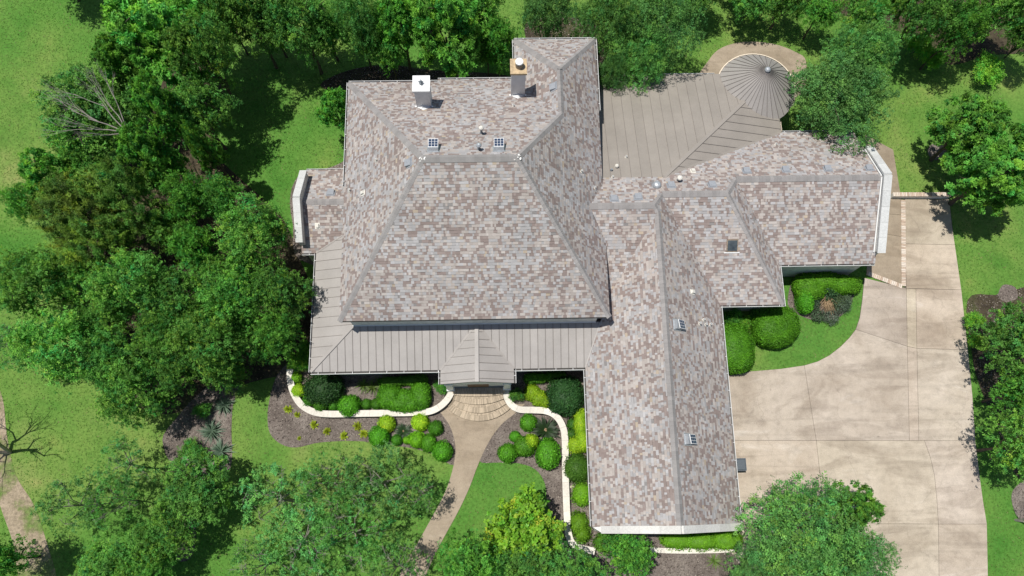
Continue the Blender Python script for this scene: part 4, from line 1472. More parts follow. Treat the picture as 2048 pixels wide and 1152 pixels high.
PROTO = {}
G1, G2, G3 = (0.142, 0.368, 0.058), (0.156, 0.398, 0.066), (0.122, 0.335, 0.062)
PROTO['oak'] = [make_tree(1, base=.12, col=G3, lobes=17, clumps=17, per=72), make_tree(2, base=.12, lobes=19, clumps=15, col=(0.122, 0.366, 0.051), per=72), make_tree(3, base=.12, lobes=15, lobe_r=0.46, clumps=20, col=G3, per=72)]
PROTO['elm'] = [make_tree(11, R=3.2, H=7.5, base=.12, lobes=18, lobe_r=0.38, clumps=18, per=66, sig=0.28, leaf=(0.15, 0.09), col=G2, var=0.42),
                make_tree(12, R=3.2, H=7.5, base=.12, lobes=20, lobe_r=0.34, clumps=15, per=68, sig=0.26, leaf=(0.15, 0.09), col=G1, var=0.42)]
PROTO['cedar'] = [make_tree(21, R=3.0, H=7.5, base=0.04, lobes=22, lobe_r=0.36, clumps=15, per=80, sig=0.2, leaf=(0.20, 0.05), col=(0.142, 0.275, 0.041), var=0.5, hue=0.28, feather=0.28, squash=0.8),
                  make_tree(22, R=3.0, H=7.5, base=0.04, lobes=24, lobe_r=0.33, clumps=14, per=80, sig=0.2, leaf=(0.20, 0.05), col=(0.114, 0.252, 0.041), var=0.5, hue=0.22, feather=0.28, squash=0.8)]
PROTO['ash'] = [make_tree(31, R=3.2, H=9, base=.10, lobes=24, lobe_r=0.33, clumps=13, per=95, sig=0.24, leaf=(0.24, 0.09), col=(0.133, 0.395, 0.054), var=0.35, hue=0.3, feather=0.16),
                make_tree(32, R=3.2, H=9, base=.10, lobes=22, lobe_r=0.36, clumps=14, per=90, sig=0.26, leaf=(0.23, 0.10), col=(0.120, 0.366, 0.051), var=0.4, hue=0.3, feather=0.12)]
PROTO['liveoak'] = [make_tree(41, R=3.8, H=7, base=0.10, lobes=19, lobe_r=0.45, clumps=27, per=66, sig=0.26, leaf=(0.13, 0.07), col=(0.122, 0.311, 0.081), var=0.32, hue=0.15),
                    make_tree(42, R=3.8, H=7, base=0.10, lobes=21, lobe_r=0.40, clumps=25, per=64, sig=0.25, leaf=(0.13, 0.07), col=(0.136, 0.343, 0.077), var=0.32, hue=0.2)]
PROTO['open'] = [make_tree(51, R=3.8, H=6.5, base=0.22, lobes=18, lobe_r=0.33, clumps=9, per=44, sig=0.25, leaf=(0.15, 0.085), col=(0.149, 0.393, 0.086), var=0.4, hue=0.2, bark='bark_pale', limbs=9, twigs=2),
                 make_tree(52, R=3.8, H=6.5, base=0.22, lobes=16, lobe_r=0.33, clumps=8, per=42, sig=0.26, leaf=(0.15, 0.085), col=(0.138, 0.374, 0.077), var=0.4, hue=0.2, bark='bark_pale', limbs=8, twigs=2)]
PROTO['sparse'] = [make_tree(55, R=3.8, H=6.5, base=0.25, lobes=17, lobe_r=0.34, clumps=9, per=44, sig=0.23, leaf=(0.15, 0.085), col=(0.138, 0.366, 0.092), var=0.4, hue=0.2, bark='bark_pale', limbs=7, twigs=1)]
PROTO['magnolia'] = [make_tree(61, R=2.0, H=4.2, base=0.08, lobes=17, lobe_r=0.42, clumps=16, per=30, sig=0.19, leaf=(0.24, 0.13), col=(0.238, 0.551, 0.044), var=0.3, hue=0.25, mat='leaf_gloss')]
PROTO['shrub'] = [make_tree(71, R=1.2, H=1.8, base=0.02, lobes=12, lobe_r=0.46, clumps=15, per=30, sig=0.14, leaf=(0.11, 0.06), col=(0.111, 0.329, 0.051), var=0.35, hue=0.25, limbs=4),
                  make_tree(72, R=1.2, H=1.8, base=0.02, lobes=14, lobe_r=0.42, clumps=15, per=30, sig=0.15, leaf=(0.13, 0.06), col=(0.202, 0.530, 0.056), var=0.35, hue=0.3, limbs=4)]
DIM = dict(sparse=(3.8, 6.5), oak=(3.5, 8.0), elm=(3.2, 7.5), cedar=(3.0, 7.5), ash=(3.2, 9.0), liveoak=(3.8, 7.0), open=(3.8, 6.5), magnolia=(2.0, 4.2), shrub=(1.2, 1.8))
PXM = 35.6
trng = random.Random(77)
def tree(kind, v, px, py, rpx, h, label, cat='tree', asp=1.0, group=None, rz=None, name=None):
    """px,py: where the middle of the crown shows; rpx: crown radius in the photograph; h: height in metres"""
    x, y = W(px, py, h * 0.62)
    R0, H0 = DIM[kind]
    r = 0.90 * rpx / PXM * (CAM_H - h * 0.62) / CAM_H
    nm = name or {'oak': 'oak_tree', 'elm': 'elm_tree', 'cedar': 'cedar_tree', 'ash': 'ash_tree', 'liveoak': 'live_oak_tree', 'open': 'lichen_oak_tree', 'sparse': 'lichen_oak_tree', 'magnolia': 'magnolia_tree', 'shrub': 'shrub'}[kind]
    t = thing(nm, label, cat, (x, y, 0), group)
    tm, cm = PROTO[kind][v % len(PROTO[kind])]
    rz = trng.uniform(0, 6.28) if rz is None else rz
    for n_, me in (('trunk', tm), ('crown', cm)):
        o = link(n_, me, t)
        o.rotation_euler = (0, 0, rz)
        o.scale = (r / R0, r / R0 * asp, h / H0)
    return t

GL = 'trees left of the house'
# --- the wood on the left
tree('ash', 0, 335, 80, 125, 9.5, 'tall bright green tree at the top of the left wood', group=GL)
tree('elm', 0, 410, 110, 85, 9.0, 'dark tree casting the round shadow on the lawn near the top', group=GL)
tree('oak', 2, 400, 230, 80, 7.0, 'dark green tree in the shade behind the leafy one with dead branches', group=GL)
t_dead = tree('oak', 0, 185, 225, 118, 7.0, 'tree with a fan of bare grey branches in its crown', group=GL)
tree('ash', 1, 330, 225, 62, 9.5, 'light green plumed tree right of the bare grey branches', group=GL)
tree('ash', 1, 250, 130, 62, 8.0, 'green tree left of the tall one at the top of the wood', group=GL)
tree('elm', 1, 165, 300, 62, 5.5, 'green tree just below the bare grey branches', group=GL)
tree('ash', 0, 105, 360, 62, 6.0, 'small bright feathery tree at the left lawn edge below the bare branches', group=GL)
tree('ash', 1, 300, 315, 62, 8.5, 'plumed green tree between the bare branches and the cedars', group=GL)
tree('ash', 0, 415, 305, 34, 8.0, 'small pale plumed treetop beside the lawn shadow', group=GL)
tree('cedar', 0, 160, 430, 95, 7.0, 'large yellow-green cedar at the left edge of the wood', 'cedar', group=GL)
tree('cedar', 1, 255, 400, 90, 8.0, 'olive cedar in the middle of the left wood', 'cedar', group=GL)
tree('cedar', 0, 200, 500, 75, 7.0, 'lower olive cedar below the large yellow-green one', 'cedar', group=GL)
tree('elm', 1, 50, 410, 42, 5.0, 'small grey-green tree at the lawn edge left of the cedars', group=GL)
tree('oak', 1, 380, 400, 62, 7.0, 'green tree just right of the olive cedars', group=GL)
tree('oak', 2, 450, 400, 50, 6.5, 'green tree beside the dark lawn shadow above the round elm', group=GL)
tree('elm', 0, 508, 478, 86, 7.5, 'broad round green tree nearest the left gable', group=GL)
tree('oak', 1, 395, 500, 60, 6.5, 'shaded tree left of the broad round one', group=GL)
tree('elm', 1, 75, 570, 82, 6.5, 'wide grey-green tree at the far left edge, halfway down', group=GL)
tree('elm', 0, 265, 570, 85, 7.0, 'green tree in the middle of the wood below the cedars', group=GL)
tree('oak', 0, 350, 600, 72, 6.5, 'tree right of the middle one in the wood', group=GL)
tree('elm', 1, 480, 590, 80, 7.5, 'bright green tree below the broad round tree', group=GL)
tree('oak', 2, 565, 590, 65, 7.0, 'green tree reaching toward the west porch roof', group=GL)
tree('oak', 1, 560, 670, 60, 6.0, 'shaded tree beside the porch corner', group=GL)
tree('elm', 0, 430, 690, 80, 7.5, 'bright green tree in the lower part of the wood', group=GL)
tree('elm', 1, 330, 690, 70, 6.5, 'middle green tree in the lower part of the wood', group=GL)
tree('elm', 0, 125, 690, 88, 6.5, 'wide green tree at the lower left of the wood', group=GL)
tree('oak', 0, 215, 720, 65, 6.0, 'dark tree between the two lower left crowns', group=GL)
tree('elm', 1, 275, 785, 76, 6.0, 'bright tree at the bottom end of the wood above the agave bed', group=GL)
tree('oak', 2, 365, 745, 52, 5.5, 'shaded tree at the bottom end of the wood beside the mulch', group=GL)
tree('sparse', 0, 35, 700, 60, 5.0, 'thin pale tree at the far left edge below the wide grey-green one', group=GL)
tree('elm', 0, 165, 570, 60, 4.8, 'low green tree filling the gap right of the wide grey-green one', group=GL)
tree('elm', 1, 335, 455, 55, 5.0, 'low tree in the gap between the cedars and the broad round tree', group=GL)
tree('elm', 0, 420, 555, 55, 5.0, 'low tree in the gap left of the bright tree by the porch', group=GL)
tree('elm', 1, 210, 640, 58, 4.8, 'low green tree in the gap of the lower left wood', group=GL)
tree('elm', 0, 395, 640, 55, 5.0, 'low green tree in the centre of the lower wood', group=GL)
tree('elm', 1, 500, 680, 58, 5.0, 'low green tree near the mulch path beside the porch', group=GL)
tree('elm', 0, 340, 350, 52, 5.5, 'low tree in the gap above the olive cedar', group=GL)
tree('elm', 1, 455, 750, 45, 4.0, 'low leafy tree over the upper end of the agave bed', group=GL)
# --- along the top
GT = 'trees behind the house'
tree('oak', 1, 95, -75, 75, 6, 'dark tree at the top left edge casting leafy shadow', group=GT)
tree('oak', 2, 500, 30, 85, 9, 'dark green tree at the top, left of the centre', group=GT)
tree('oak', 0, 600, 42, 92, 9, 'dark green tree at the top whose shade falls on the back lawn', group=GT)
tree('liveoak', 1, 715, 45, 70, 8, 'greyish tree at the top between the dark one and the bright one', group=GT)
tree('ash', 0, 895, 65, 100, 9.5, 'big bright yellow-green tree behind the left chimney', group=GT)
tree('ash', 1, 800, 40, 70, 8.5, 'bright tree at the top left of the big yellow-green one', group=GT)
tree('elm', 0, 780, 110, 40, 5.0, 'small green tree in front of the bright tree behind the house', group=GT)
tree('ash', 1, 672, 222, 46, 5.5, 'small bright tree beside the north-west corner of the main roof', group=GT)
tree('liveoak', 0, 1100, 30, 80, 8, 'grey-green live oak behind the back hip of the main roof', group=GT)
tree('liveoak', 1, 1210, 60, 85, 8, 'live oak left of the two behind the metal roof', group=GT)
tree('liveoak', 0, 1320, 50, 105, 8.5, 'largest live oak behind the metal roof', group=GT)
tree('liveoak', 1, 1280, 130, 72, 6.5, 'live oak overhanging the corner of the metal roof', group=GT)
tree('liveoak', 0, 1220, 160, 42, 6.0, 'small live oak beside the back corner of the main roof', group=GT)
tree('oak', 0, 1480, -100, 95, 5.5, 'dark tree at the top edge shading the terrace', group=GT)
tree('oak', 1, 1590, -95, 85, 5.5, 'dark tree at the top edge right of the tower', group=GT)
tree('oak', 2, 1400, -35, 60, 6, 'dark tree at the top edge above the live oaks', group=GT)
tree('oak', 1, 1000, 90, 52, 6.5, 'dark tree between the bright yellow-green one and the back hip', group=GT)
tree('oak', 0, 420, 20, 70, 8.5, 'dark tree at the top edge above the tall bright one', group=GT)
tree('elm', 1, 960, 20, 70, 8.0, 'green tree at the top edge right of the bright yellow-green one', group=GT)
tree('oak', 2, 545, 55, 62, 5.2, 'low dense tree at the top edge of the back lawn, left of two', group=GT)
tree('oak', 1, 655, 62, 66, 5.2, 'low dense tree at the top edge of the back lawn, right of two', group=GT)
tree('elm', 1, 755, 75, 58, 5.2, 'low grey-green tree beside the small one behind the house', group=GT)
tree('oak', 0, 460, 45, 55, 5.5, 'low dark tree between the wood and the back lawn', group=GT)
tree('oak', 2, 975, 95, 42, 5.0, 'low dark tree in the shade behind the right chimney', group=GT)
tree('oak', 0, 1500, -5, 58, 4.5, 'low dark tree behind the terrace, left of three', group=GT)
tree('elm', 1, 1570, 5, 52, 4.5, 'low green tree behind the terrace, middle of three', group=GT)
tree('oak', 1, 1640, 25, 52, 4.5, 'low dark tree behind the terrace, right of three', group=GT)
GR = 'trees right of the house'
tree('liveoak', 0, 1668, 207, 130, 7.0, 'big rounded live oak overhanging the tower and east roof', group=GR)
tree('liveoak', 1, 1712, 120, 96, 6.5, 'live oak behind the big rounded one on the right', group=GR)
tree('elm', 0, 1722, 35, 62, 6.5, 'paler tree at the top behind the right live oaks', group=GR)
tree('oak', 0, 1850, 20, 75, 8, 'dark tree at the top right edge above the bright shrubs', group=GR)
tree('oak', 1, 1915, 60, 62, 7, 'dark tree at the upper right casting shade on the grass', group=GR)
tree('elm', 1, 2000, 25, 80, 7, 'green tree in the top right corner', group=GR)
tree('oak', 2, 1790, -10, 60, 8, 'dark tree at the top edge right of the paler one', group=GR)
tree('oak', 0, 2060, 70, 50, 6, 'tree cut by the right edge near the top corner', group=GR)
tree('ash', 1, 1935, 260, 86, 6.5, 'green tree whose bare trunk leans out of a mulch ring', group=GR)
tree('ash', 0, 1985, 350, 104, 7.0, 'bright green tree at the right edge above the grass strip', group=GR)
tree('ash', 1, 2045, 300, 60, 6.5, 'bright tree cut by the right edge', group=GR)
tree('oak', 0, 2042, 680, 85, 6.5, 'dark tree at the right edge beside the drive', group=GR)
tree('oak', 1, 2048, 785, 70, 6.0, 'dark tree at the right edge below the first beside the drive', group=GR)
tree('elm', 0, 2046, 890, 76, 6.5, 'green tree at the right edge above the lower grass strip', group=GR)
tree('liveoak', 1, 1605, 1062, 132, 6.5, 'large tree standing over the driveway at the bottom', group=GR)
tree('ash', 1, 1705, 1015, 52, 5.5, 'small bright tree at the right side of the large driveway tree', group=GR)
tree('liveoak', 0, 1700, 1120, 85, 5.5, 'tree at the bottom edge right of the large driveway tree', group=GR)
tree('liveoak', 0, 1530, 1150, 80, 5.5, 'tree at the bottom edge left of the large driveway tree', group=GR)
# --- along the bottom
GB = 'trees in front of the house'
tree('magnolia', 0, 1045, 1060, 74, 4.2, 'bright lime-green magnolia on the front lawn', 'magnolia')
tree('sparse', 0, 560, 1000, 92, 4.2, 'open crowned oak with pale twigs at the left of the front lawn group', group=GB, rz=0.4)
tree('open', 1, 665, 965, 72, 4.2, 'open crowned oak in the middle of the front lawn group', group=GB)
tree('sparse', 0, 760, 960, 88, 4.4, 'open crowned oak throwing ragged shade toward the flower bed', group=GB, rz=3.0)
tree('open', 0, 838, 985, 52, 4.0, 'open crowned oak nearest the front walk', group=GB)
tree('open', 1, 700, 1065, 85, 4.6, 'lower open crowned oak with pale forked limbs on the front lawn', group=GB)
tree('sparse', 0, 600, 1085, 95, 4.6, 'open crowned oak at the bottom edge, left of the pale forked one', group=GB, rz=5.0)
tree('open', 0, 520, 1130, 70, 4.6, 'open crowned oak at the bottom edge beside the dark shadow', group=GB)
tree('open', 0, 790, 1135, 75, 4.6, 'open crowned oak at the bottom edge beside the front walk', group=GB, rz=1.2)
tree('oak', 0, 392, 975, 78, 5.0, 'dense green oak below the agave bed', group=GB)
tree('sparse', 1, 250, 930, 62, 4.2, 'sparse grey-twigged oak left of the dense one', group=GB)
tree('sparse', 0, 150, 1010, 70, 4.2, 'sparse oak beside the dirt track', group=GB)
tree('open', 1, 230, 1000, 58, 4.2, 'small open oak between the sparse ones at the lower left', group=GB)
tree('elm', 1, 330, 1060, 66, 4.8, 'green tree at the bottom left below the dense oak', group=GB)
tree('oak', 2, 225, 1130, 66, 4.6, 'green tree at the bottom edge near the dirt track', group=GB)
tree('elm', 0, 300, 1140, 52, 4.6, 'green tree at the bottom edge left of the dark shadow', group=GB)
tree('oak', 1, -5, 1120, 60, 6.0, 'dark tree in the bottom left corner', group=GB)
tree('oak', 1, 945, 1130, 75, 5.0, 'green tree at the bottom edge right of the front walk', group=GB)
tree('oak', 0, 1060, 1135, 62, 4.5, 'green tree at the bottom edge below the magnolia', group=GB)
tree('oak', 2, 1150, 1150, 60, 4.5, 'green tree at the bottom edge left of the garage', group=GB)
tree('oak', 1, 1255, 1105, 58, 4.5, 'dark green tree at the bottom below the garage gable', group=GB)

# fan of bare branches in the left tree
def bare(name, seed, base, dirs, r0, parent=None, pin=None, mat='bark_dead', spread=0.45, depth=3):
    rr = random.Random(seed)
    mb = MB()
    def grow(p, d, L, r, k):
        q = p + d * L * 0.5 + Vector((rr.uniform(-.06, .06), rr.uniform(-.06, .06), rr.uniform(-.04, .08))) * L
        e = q + (d + Vector((rr.uniform(-1, 1), rr.uniform(-1, 1), rr.uniform(-.5, .6))) * 0.18).normalized() * L * 0.5
        tube_path(mb, [p, q, e], r, r * 0.55, 5)
        if k > 0:
            for j in range(rr.choice((2, 3, 3))):
                nd = (d + Vector((rr.uniform(-1, 1), rr.uniform(-1, 1), rr.uniform(-.6, .7))) * spread).normalized()
                grow(q.lerp(e, rr.uniform(0.2, 1)), nd, L * rr.uniform(0.55, 0.8), r * 0.5, k - 1)
    for d, L in dirs:
        grow(Vector(base), Vector(d).normalized(), L, r0, depth)
    me = mb.mesh(name, mat)
    return link(name, me, parent, pin=pin)
bx_, by_ = W(245, 255, 7.0)
lx = t_dead.location
bare('dead_branches', 5, (bx_ - lx.x, by_ - lx.y, 6.4), [((-1, .9, .75), 1.8), ((-.6, 1.1, .9), 1.7), ((-1.2, .35, .7), 1.8), ((-1.2, -.2, .7), 1.7), ((-.3, 1.2, 1), 1.5), ((-1, -.5, .8), 1.4)], 0.038, t_dead, spread=0.36, depth=4)
x, y = W(20, 905)
dt = thing('dead_tree', 'leafless grey tree beside the dirt track at the left edge', 'dead tree', (x, y, 0))
bare('bare_branches', 8, (0, 0, -0.05), [((-.12, .3, 1), 3.2), ((.25, .15, 1), 2.6), ((-.35, .05, 1), 2.2)], 0.11, dt, spread=0.5, depth=4, mat='bark_dead')
x, y = W(15, 925)
x, y = W(2030, 1040)
dt = thing('dead_tree', 'small leafless grey tree on the grass strip at the right edge', 'dead tree', (x, y, 0))
bare('bare_branches', 9, (0, 0, -0.05), [((.1, .1, 1), 1.7), ((.4, -.2, 1), 1.2)], 0.06, dt, spread=0.6, depth=4)
# bare leaning trunk by the mulch ring
# ------------------------------------------------------------------ clipped shrubs
def clipped(ells, seed, col, dens=420, leaf=(0.085, 0.05), var=0.18, hue=0.15, rough=0.03):
    """clipped bush: union of rounded blobs (x,y,rx,ry,h,power); leaf shell over a leafy core. One mesh."""
    rng = np.random.default_rng(seed)
    Vs, Fs, Ts, off = [], [], [], 0
    def surf(d, e):
        x, y, rx, ry, h, pw = e
        k = (np.abs(d[:, 0]) ** pw + np.abs(d[:, 1]) ** pw + np.abs(d[:, 2]) ** pw) ** (-1 / pw)
        return d * k[:, None] * np.array((rx, ry, h * 0.55)) + np.array((x, y, h * 0.45))
    def inside_e(P, e, s=0.93):
        x, y, rx, ry, h, pw = e
        q = np.abs((P - np.array((x, y, h * 0.45))) / np.array((rx, ry, h * 0.55)))
        return (q ** pw).sum(1) < s ** pw
    for e in ells:
        rx, ry, h = e[2:5]
        area = 2 * pi * (rx * ry) + pi * (rx + ry) * h * 0.7
        n = int(area * dens)
        d = unit(rng.normal(size=(n, 3)))
        P = surf(d, e)
        nrm = unit(d / np.array((rx, ry, h * 0.55)))
        bumpf = np.array([mnoise.noise(Vector(p * 2.3)) for p in P]) * rough * 3
        P = P + nrm * (rng.normal(0, rough, n) + bumpf)[:, None]
        ok = P[:, 2] > 0.02
        for e2 in ells:
            if e2 is not e:
                ok &= ~inside_e(P, e2)
        P, nrm = P[ok], nrm[ok]
        n = len(P)
        nn = unit(nrm + rng.normal(size=(n, 3)) * 0.45)
        t = rng.uniform(1 - var * 1.6, 1 + var * 1.6, n)
        tn = np.array([mnoise.noise(Vector(p * 3.0) + Vector((seed, 0, 0))) for p in P])
        t = t * (1 + tn * var * 2.0)
        hh = rng.normal(0, hue * 0.5, n) + tn * hue
        T = np.array(col)[None, :] * t[:, None] * np.stack([1 + hh, 1 + hh * 0.3, 1 - hh * 0.3], 1)
        V, F, T = leaves(P, nn, leaf[0], leaf[1], rng, np.clip(T, 0.004, 0.7))
        Vs.append(V); Fs.append(F + off); Ts.append(T); off += len(V)
        # core
        m, k = 20, 10
        th, ph = np.meshgrid(np.linspace(0, 2 * pi, m, endpoint=False), np.linspace(-pi / 2, pi / 2, k), indexing='ij')
        dd = np.stack([np.cos(ph) * np.cos(th), np.cos(ph) * np.sin(th), np.sin(ph)], -1).reshape(-1, 3)
        e3 = (e[0], e[1], rx * 0.93, ry * 0.93, h * 0.95, e[5])
        CV = surf(dd, e3)
        CV[:, 2] = np.maximum(CV[:, 2], 0.0)
        i = np.arange(m)[:, None] * k + np.arange(k - 1)[None, :]
        j = ((np.arange(m) + 1) % m)[:, None] * k + np.arange(k - 1)[None, :]
        CF = np.stack([i, j, j + 1, i + 1], -1).reshape(-1, 4)
        Vs.append(CV); Fs.append(CF + off); off += len(CV)
        Ts.append(np.tile(np.array(col) * 0.8, (len(CF), 1)))
    return np_mesh('clipped_shrub', np.concatenate(Vs), np.concatenate(Fs), np.concatenate(Ts), 'leaf')
GREEN, LIME, DARK, MIDG = (0.100, 0.345, 0.020), (0.345, 0.600, 0.028), (0.036, 0.110, 0.030), (0.170, 0.430, 0.018)
BALL = {k: [clipped([(0, 0, .5, .5, .85, 2.2)], s + i, c) for i in range(2)] for s, (k, c) in enumerate((('green', GREEN), ('lime', LIME), ('dark', (0.070, 0.250, 0.018)), ('mid', MIDG)))}
GBALL = 'clipped round shrubs in the front beds'
brng = random.Random(3)
def ball(px, py, r, kind, label, asp=1.0, hk=1.0):
    rm = r / PXM
    x, y = W(px, py, rm * 0.9 * hk)
    o = link('clipped_shrub', BALL[kind][brng.randrange(2)], loc=(x, y, 0.015))
    o.rotation_euler = (0, 0, brng.uniform(0, 6.28) if asp == 1.0 else 0)
    o.scale = (rm / .5, rm / .5 * asp, rm / .5 * hk)
    return tag(o, label, 'shrub', GBALL)
ball(773, 847, 16.5, 'lime', 'lime-green clipped ball touching a larger green ball in the left bed')
ball(757, 872, 19, 'green', 'largest green clipped ball at the left end of the ball group in the left bed')
ball(840, 844, 16.5, 'lime', 'lime-green clipped ball standing alone just below the left garden wall')
ball(871, 856, 14, 'dark', 'dark green clipped ball right of the lone lime ball, near the walk')
ball(793, 880, 10.5, 'dark', 'small dark clipped ball below the little palm in the left bed')
ball(813, 880, 7.5, 'mid', 'tiniest clipped ball in the left bed')
ball(833, 879, 15.5, 'mid', 'medium bright clipped ball right of the tiniest one')
ball(857, 886, 14.5, 'green', 'oval green clipped shrub between the bright ball and the corner ball', 1.2)
ball(884, 902, 19, 'green', 'large green clipped ball at the corner of the left bed by the walk')
ball(592, 755, 11.5, 'mid', 'upper small bright clipped ball at the left end of the curved wall')
ball(596, 781, 13.5, 'lime', 'lower lime clipped ball at the left end of the curved wall')
ball(618, 800, 13, 'dark', 'dark clipped shrub at the bend of the left wall')
ball(640, 810, 14, 'dark', 'dark clipped ball behind the wall, right of the one at the bend')
ball(667, 810, 11.5, 'dark', 'dark clipped ball behind the wall, left of the big bright ball')
ball(698, 811, 21, 'green', 'big bright green clipped ball behind the left wall')
ball(733, 808, 10.5, 'dark', 'small dark clipped ball just right of the big bright one')
ball(753, 808, 11, 'dark', 'small dark clipped ball beside the kidney-shaped hedge')
ball(1057, 845, 16.5, 'green', 'green clipped ball beside the sago palm in the right bed')
ball(1030, 873, 10.5, 'green', 'smallest clipped ball in the right bed')
ball(1015, 906, 18, 'green', 'green clipped ball at the lower left of the right bed')
ball(1096, 907, 23, 'green', 'largest oval clipped shrub in the right bed', 1.28)

def hedge(ells_px, h, seed, col, label, name='clipped_hedge', pw=2.6, dens=420, group=None, **kw):
    c = W(ells_px[0][0], ells_px[0][1], h * 0.7)
    E_ = []
    for (px, py, rx, ry) in ells_px:
        p = W(px, py, h * 0.7)
        E_.append((p[0] - c[0], p[1] - c[1], rx / PXM, ry / PXM, h, pw))
    o = link(name, clipped(E_, seed, col, dens, **kw), loc=(c[0], c[1], 0.015))
    return tag(o, label, 'hedge' if 'hedge' in name else 'shrub', group)
hedge([(778, 793, 24, 24), (800, 806, 26, 17), (820, 806, 24, 17), (810, 794, 20, 17), (840, 790, 20, 28)], 0.95, 101, GREEN, 'kidney-shaped bright green clipped hedge left of the steps')
hedge([(1049, 892, 20, 19)], 0.9, 102, GREEN, 'green half of a pair of touching clipped shrubs in the right bed', 'clipped_shrub')
hedge([(1062, 882, 13, 14)], 0.95, 103, LIME, 'lime half of a pair of touching clipped shrubs in the right bed', 'clipped_shrub')
hedge([(785, 763, 28, 9), (825, 760, 30, 10)], 0.7, 104, (0.095, 0.259, 0.023), 'low clipped hedge along the porch wall left of the entry', pw=3.5)
hedge([(1072, 756, 22, 10), (1110, 754, 22, 10)], 0.7, 105, (0.104, 0.281, 0.023), 'low clipped hedge along the porch wall right of the entry', pw=3.5)
hedge([(1065, 785, 15, 16), (1078, 795, 16, 17), (1092, 803, 14, 12)], 0.7, 106, (0.284, 0.518, 0.021), 'lime-green slanting clipped hedge right of the steps')
hedge([(1132, 790, 36, 38)], 1.5, 107, DARK, 'large dark round shrub in the corner beside the garage', 'round_shrub', pw=2.1, dens=300, leaf=(0.12, 0.06), rough=0.06)
hedge([(645, 776, 38, 30)], 1.3, 108, DARK, 'large dark loose shrub at the left end of the porch bed', 'round_shrub', pw=2.1, dens=300, leaf=(0.12, 0.06), rough=0.08)
hedge([(1162, 845, 14, 28), (1166, 880, 14, 22)], 1.0, 109, LIME, 'lime-green hedge standing against the garage wall')
hedge([(1153, 890, 17, 16)], 0.8, 110, LIME, 'lime-green shrub at the lower end of the garage hedge', 'clipped_shrub')
hedge([(1144, 848, 9, 10)], 0.5, 111, (0.057, 0.173, 0.021), 'small dark clipped shrub between wall and lime garage hedge, upper of two', 'clipped_shrub')
hedge([(1143, 868, 9, 10)], 0.5, 112, (0.057, 0.173, 0.021), 'small dark clipped shrub between wall and lime garage hedge, lower of two', 'clipped_shrub')
hedge([(1155, 936, 26, 27)], 1.1, 113, (0.085, 0.238, 0.027), 'rounded green shrub between the two dividers in the garage bed', 'round_shrub', pw=2.1, dens=330, rough=0.05)
hedge([(1164, 988, 18, 22)], 0.9, 114, (0.189, 0.432, 0.023), 'bright loose shrub below the lower divider in the garage bed', 'round_shrub', rough=0.06, pw=2.1)
hedge([(1158, 1048, 18, 22), (1165, 1068, 14, 16)], 0.9, 115, (0.161, 0.389, 0.023), 'bright shrub at the bottom of the garage bed inside the wall bend', 'round_shrub', rough=0.07, pw=2.1)
hedge([(1360, 1082, 34, 14), (1405, 1083, 34, 15), (1455, 1082, 30, 17)], 0.9, 116, (0.161, 0.410, 0.023), 'long bright hedge below the garage gable', rough=0.06)
hedge([(1215, 1085, 24, 18)], 0.9, 117, (0.113, 0.302, 0.023), 'green shrub below the left end of the garage gable', 'round_shrub', rough=0.06, pw=2.1)
hedge([(1472, 694, 38, 50)], 1.5, 118, GREEN, 'tall oval clipped shrub against the east side of the garage', 'clipped_shrub', dens=420)
hedge([(1550, 655, 42, 38), (1563, 646, 38, 36)], 1.5, 119, GREEN, 'huge rounded clipped shrub on the curved grass by the drive', 'clipped_shrub')
hedge([(1622, 572, 33, 28), (1650, 562, 42, 20), (1690, 568, 36, 20)], 1.2, 120, (0.123, 0.367, 0.021), 'bright clipped hedge below the east wing wall')
hedge([(1612, 596, 16, 30)], 1.1, 121, GREEN, 'clipped hedge end wrapping left of the juniper', 'clipped_hedge')

# loose shrubs
GS = 'loose shrubs around the house'
def shrub(v, px, py, r, h, label, asp=1.0):
    return tree('shrub', v, px, py, r, h, label, 'shrub', asp, GS)
shrub(0, 882, 772, 17, 0.9, 'loose dark shrub under the left corner of the entry roof')
shrub(0, 1033, 790, 16, 0.9, 'loose dark shrub right of the steps')
shrub(1, 598, 722, 24, 1.8, 'bright leafy shrub at the porch corner left of the curved wall')
shrub(1, 612, 700, 20, 1.7, 'bright leafy shrub partly under the west porch eave')
shrub(0, 1466, 634, 20, 1.2, 'leafy shrub with white flowers in the corner by the garage')
shrub(1, 1490, 645, 14, 1.0, 'small leafy shrub beside the white-flowered one')
shrub(0, 1512, 628, 14, 0.9, 'small shrub under the mid wing eave')
shrub(1, 1947, 640, 20, 1.2, 'bright shrub on the right edge of the drive')
shrub(1, 1953, 680, 17, 1.0, 'smaller bright shrub below the one beside the drive')
shrub(1, 1978, 138, 45, 1.6, 'round bright shrub alone on the upper right grass', 0.75)
shrub(1, 1842, 90, 32, 1.8, 'bright shrub at the upper right wood edge, left of two')
shrub(1, 1868, 118, 26, 1.5, 'bright shrub at the upper right wood edge, right of two')
shrub(0, 405, 820, 22, 0.9, 'glossy green shrub among the agaves', 0.7)
shrub(0, 384, 900, 24, 1.1, 'dark shrub at the lower end of the agave bed')
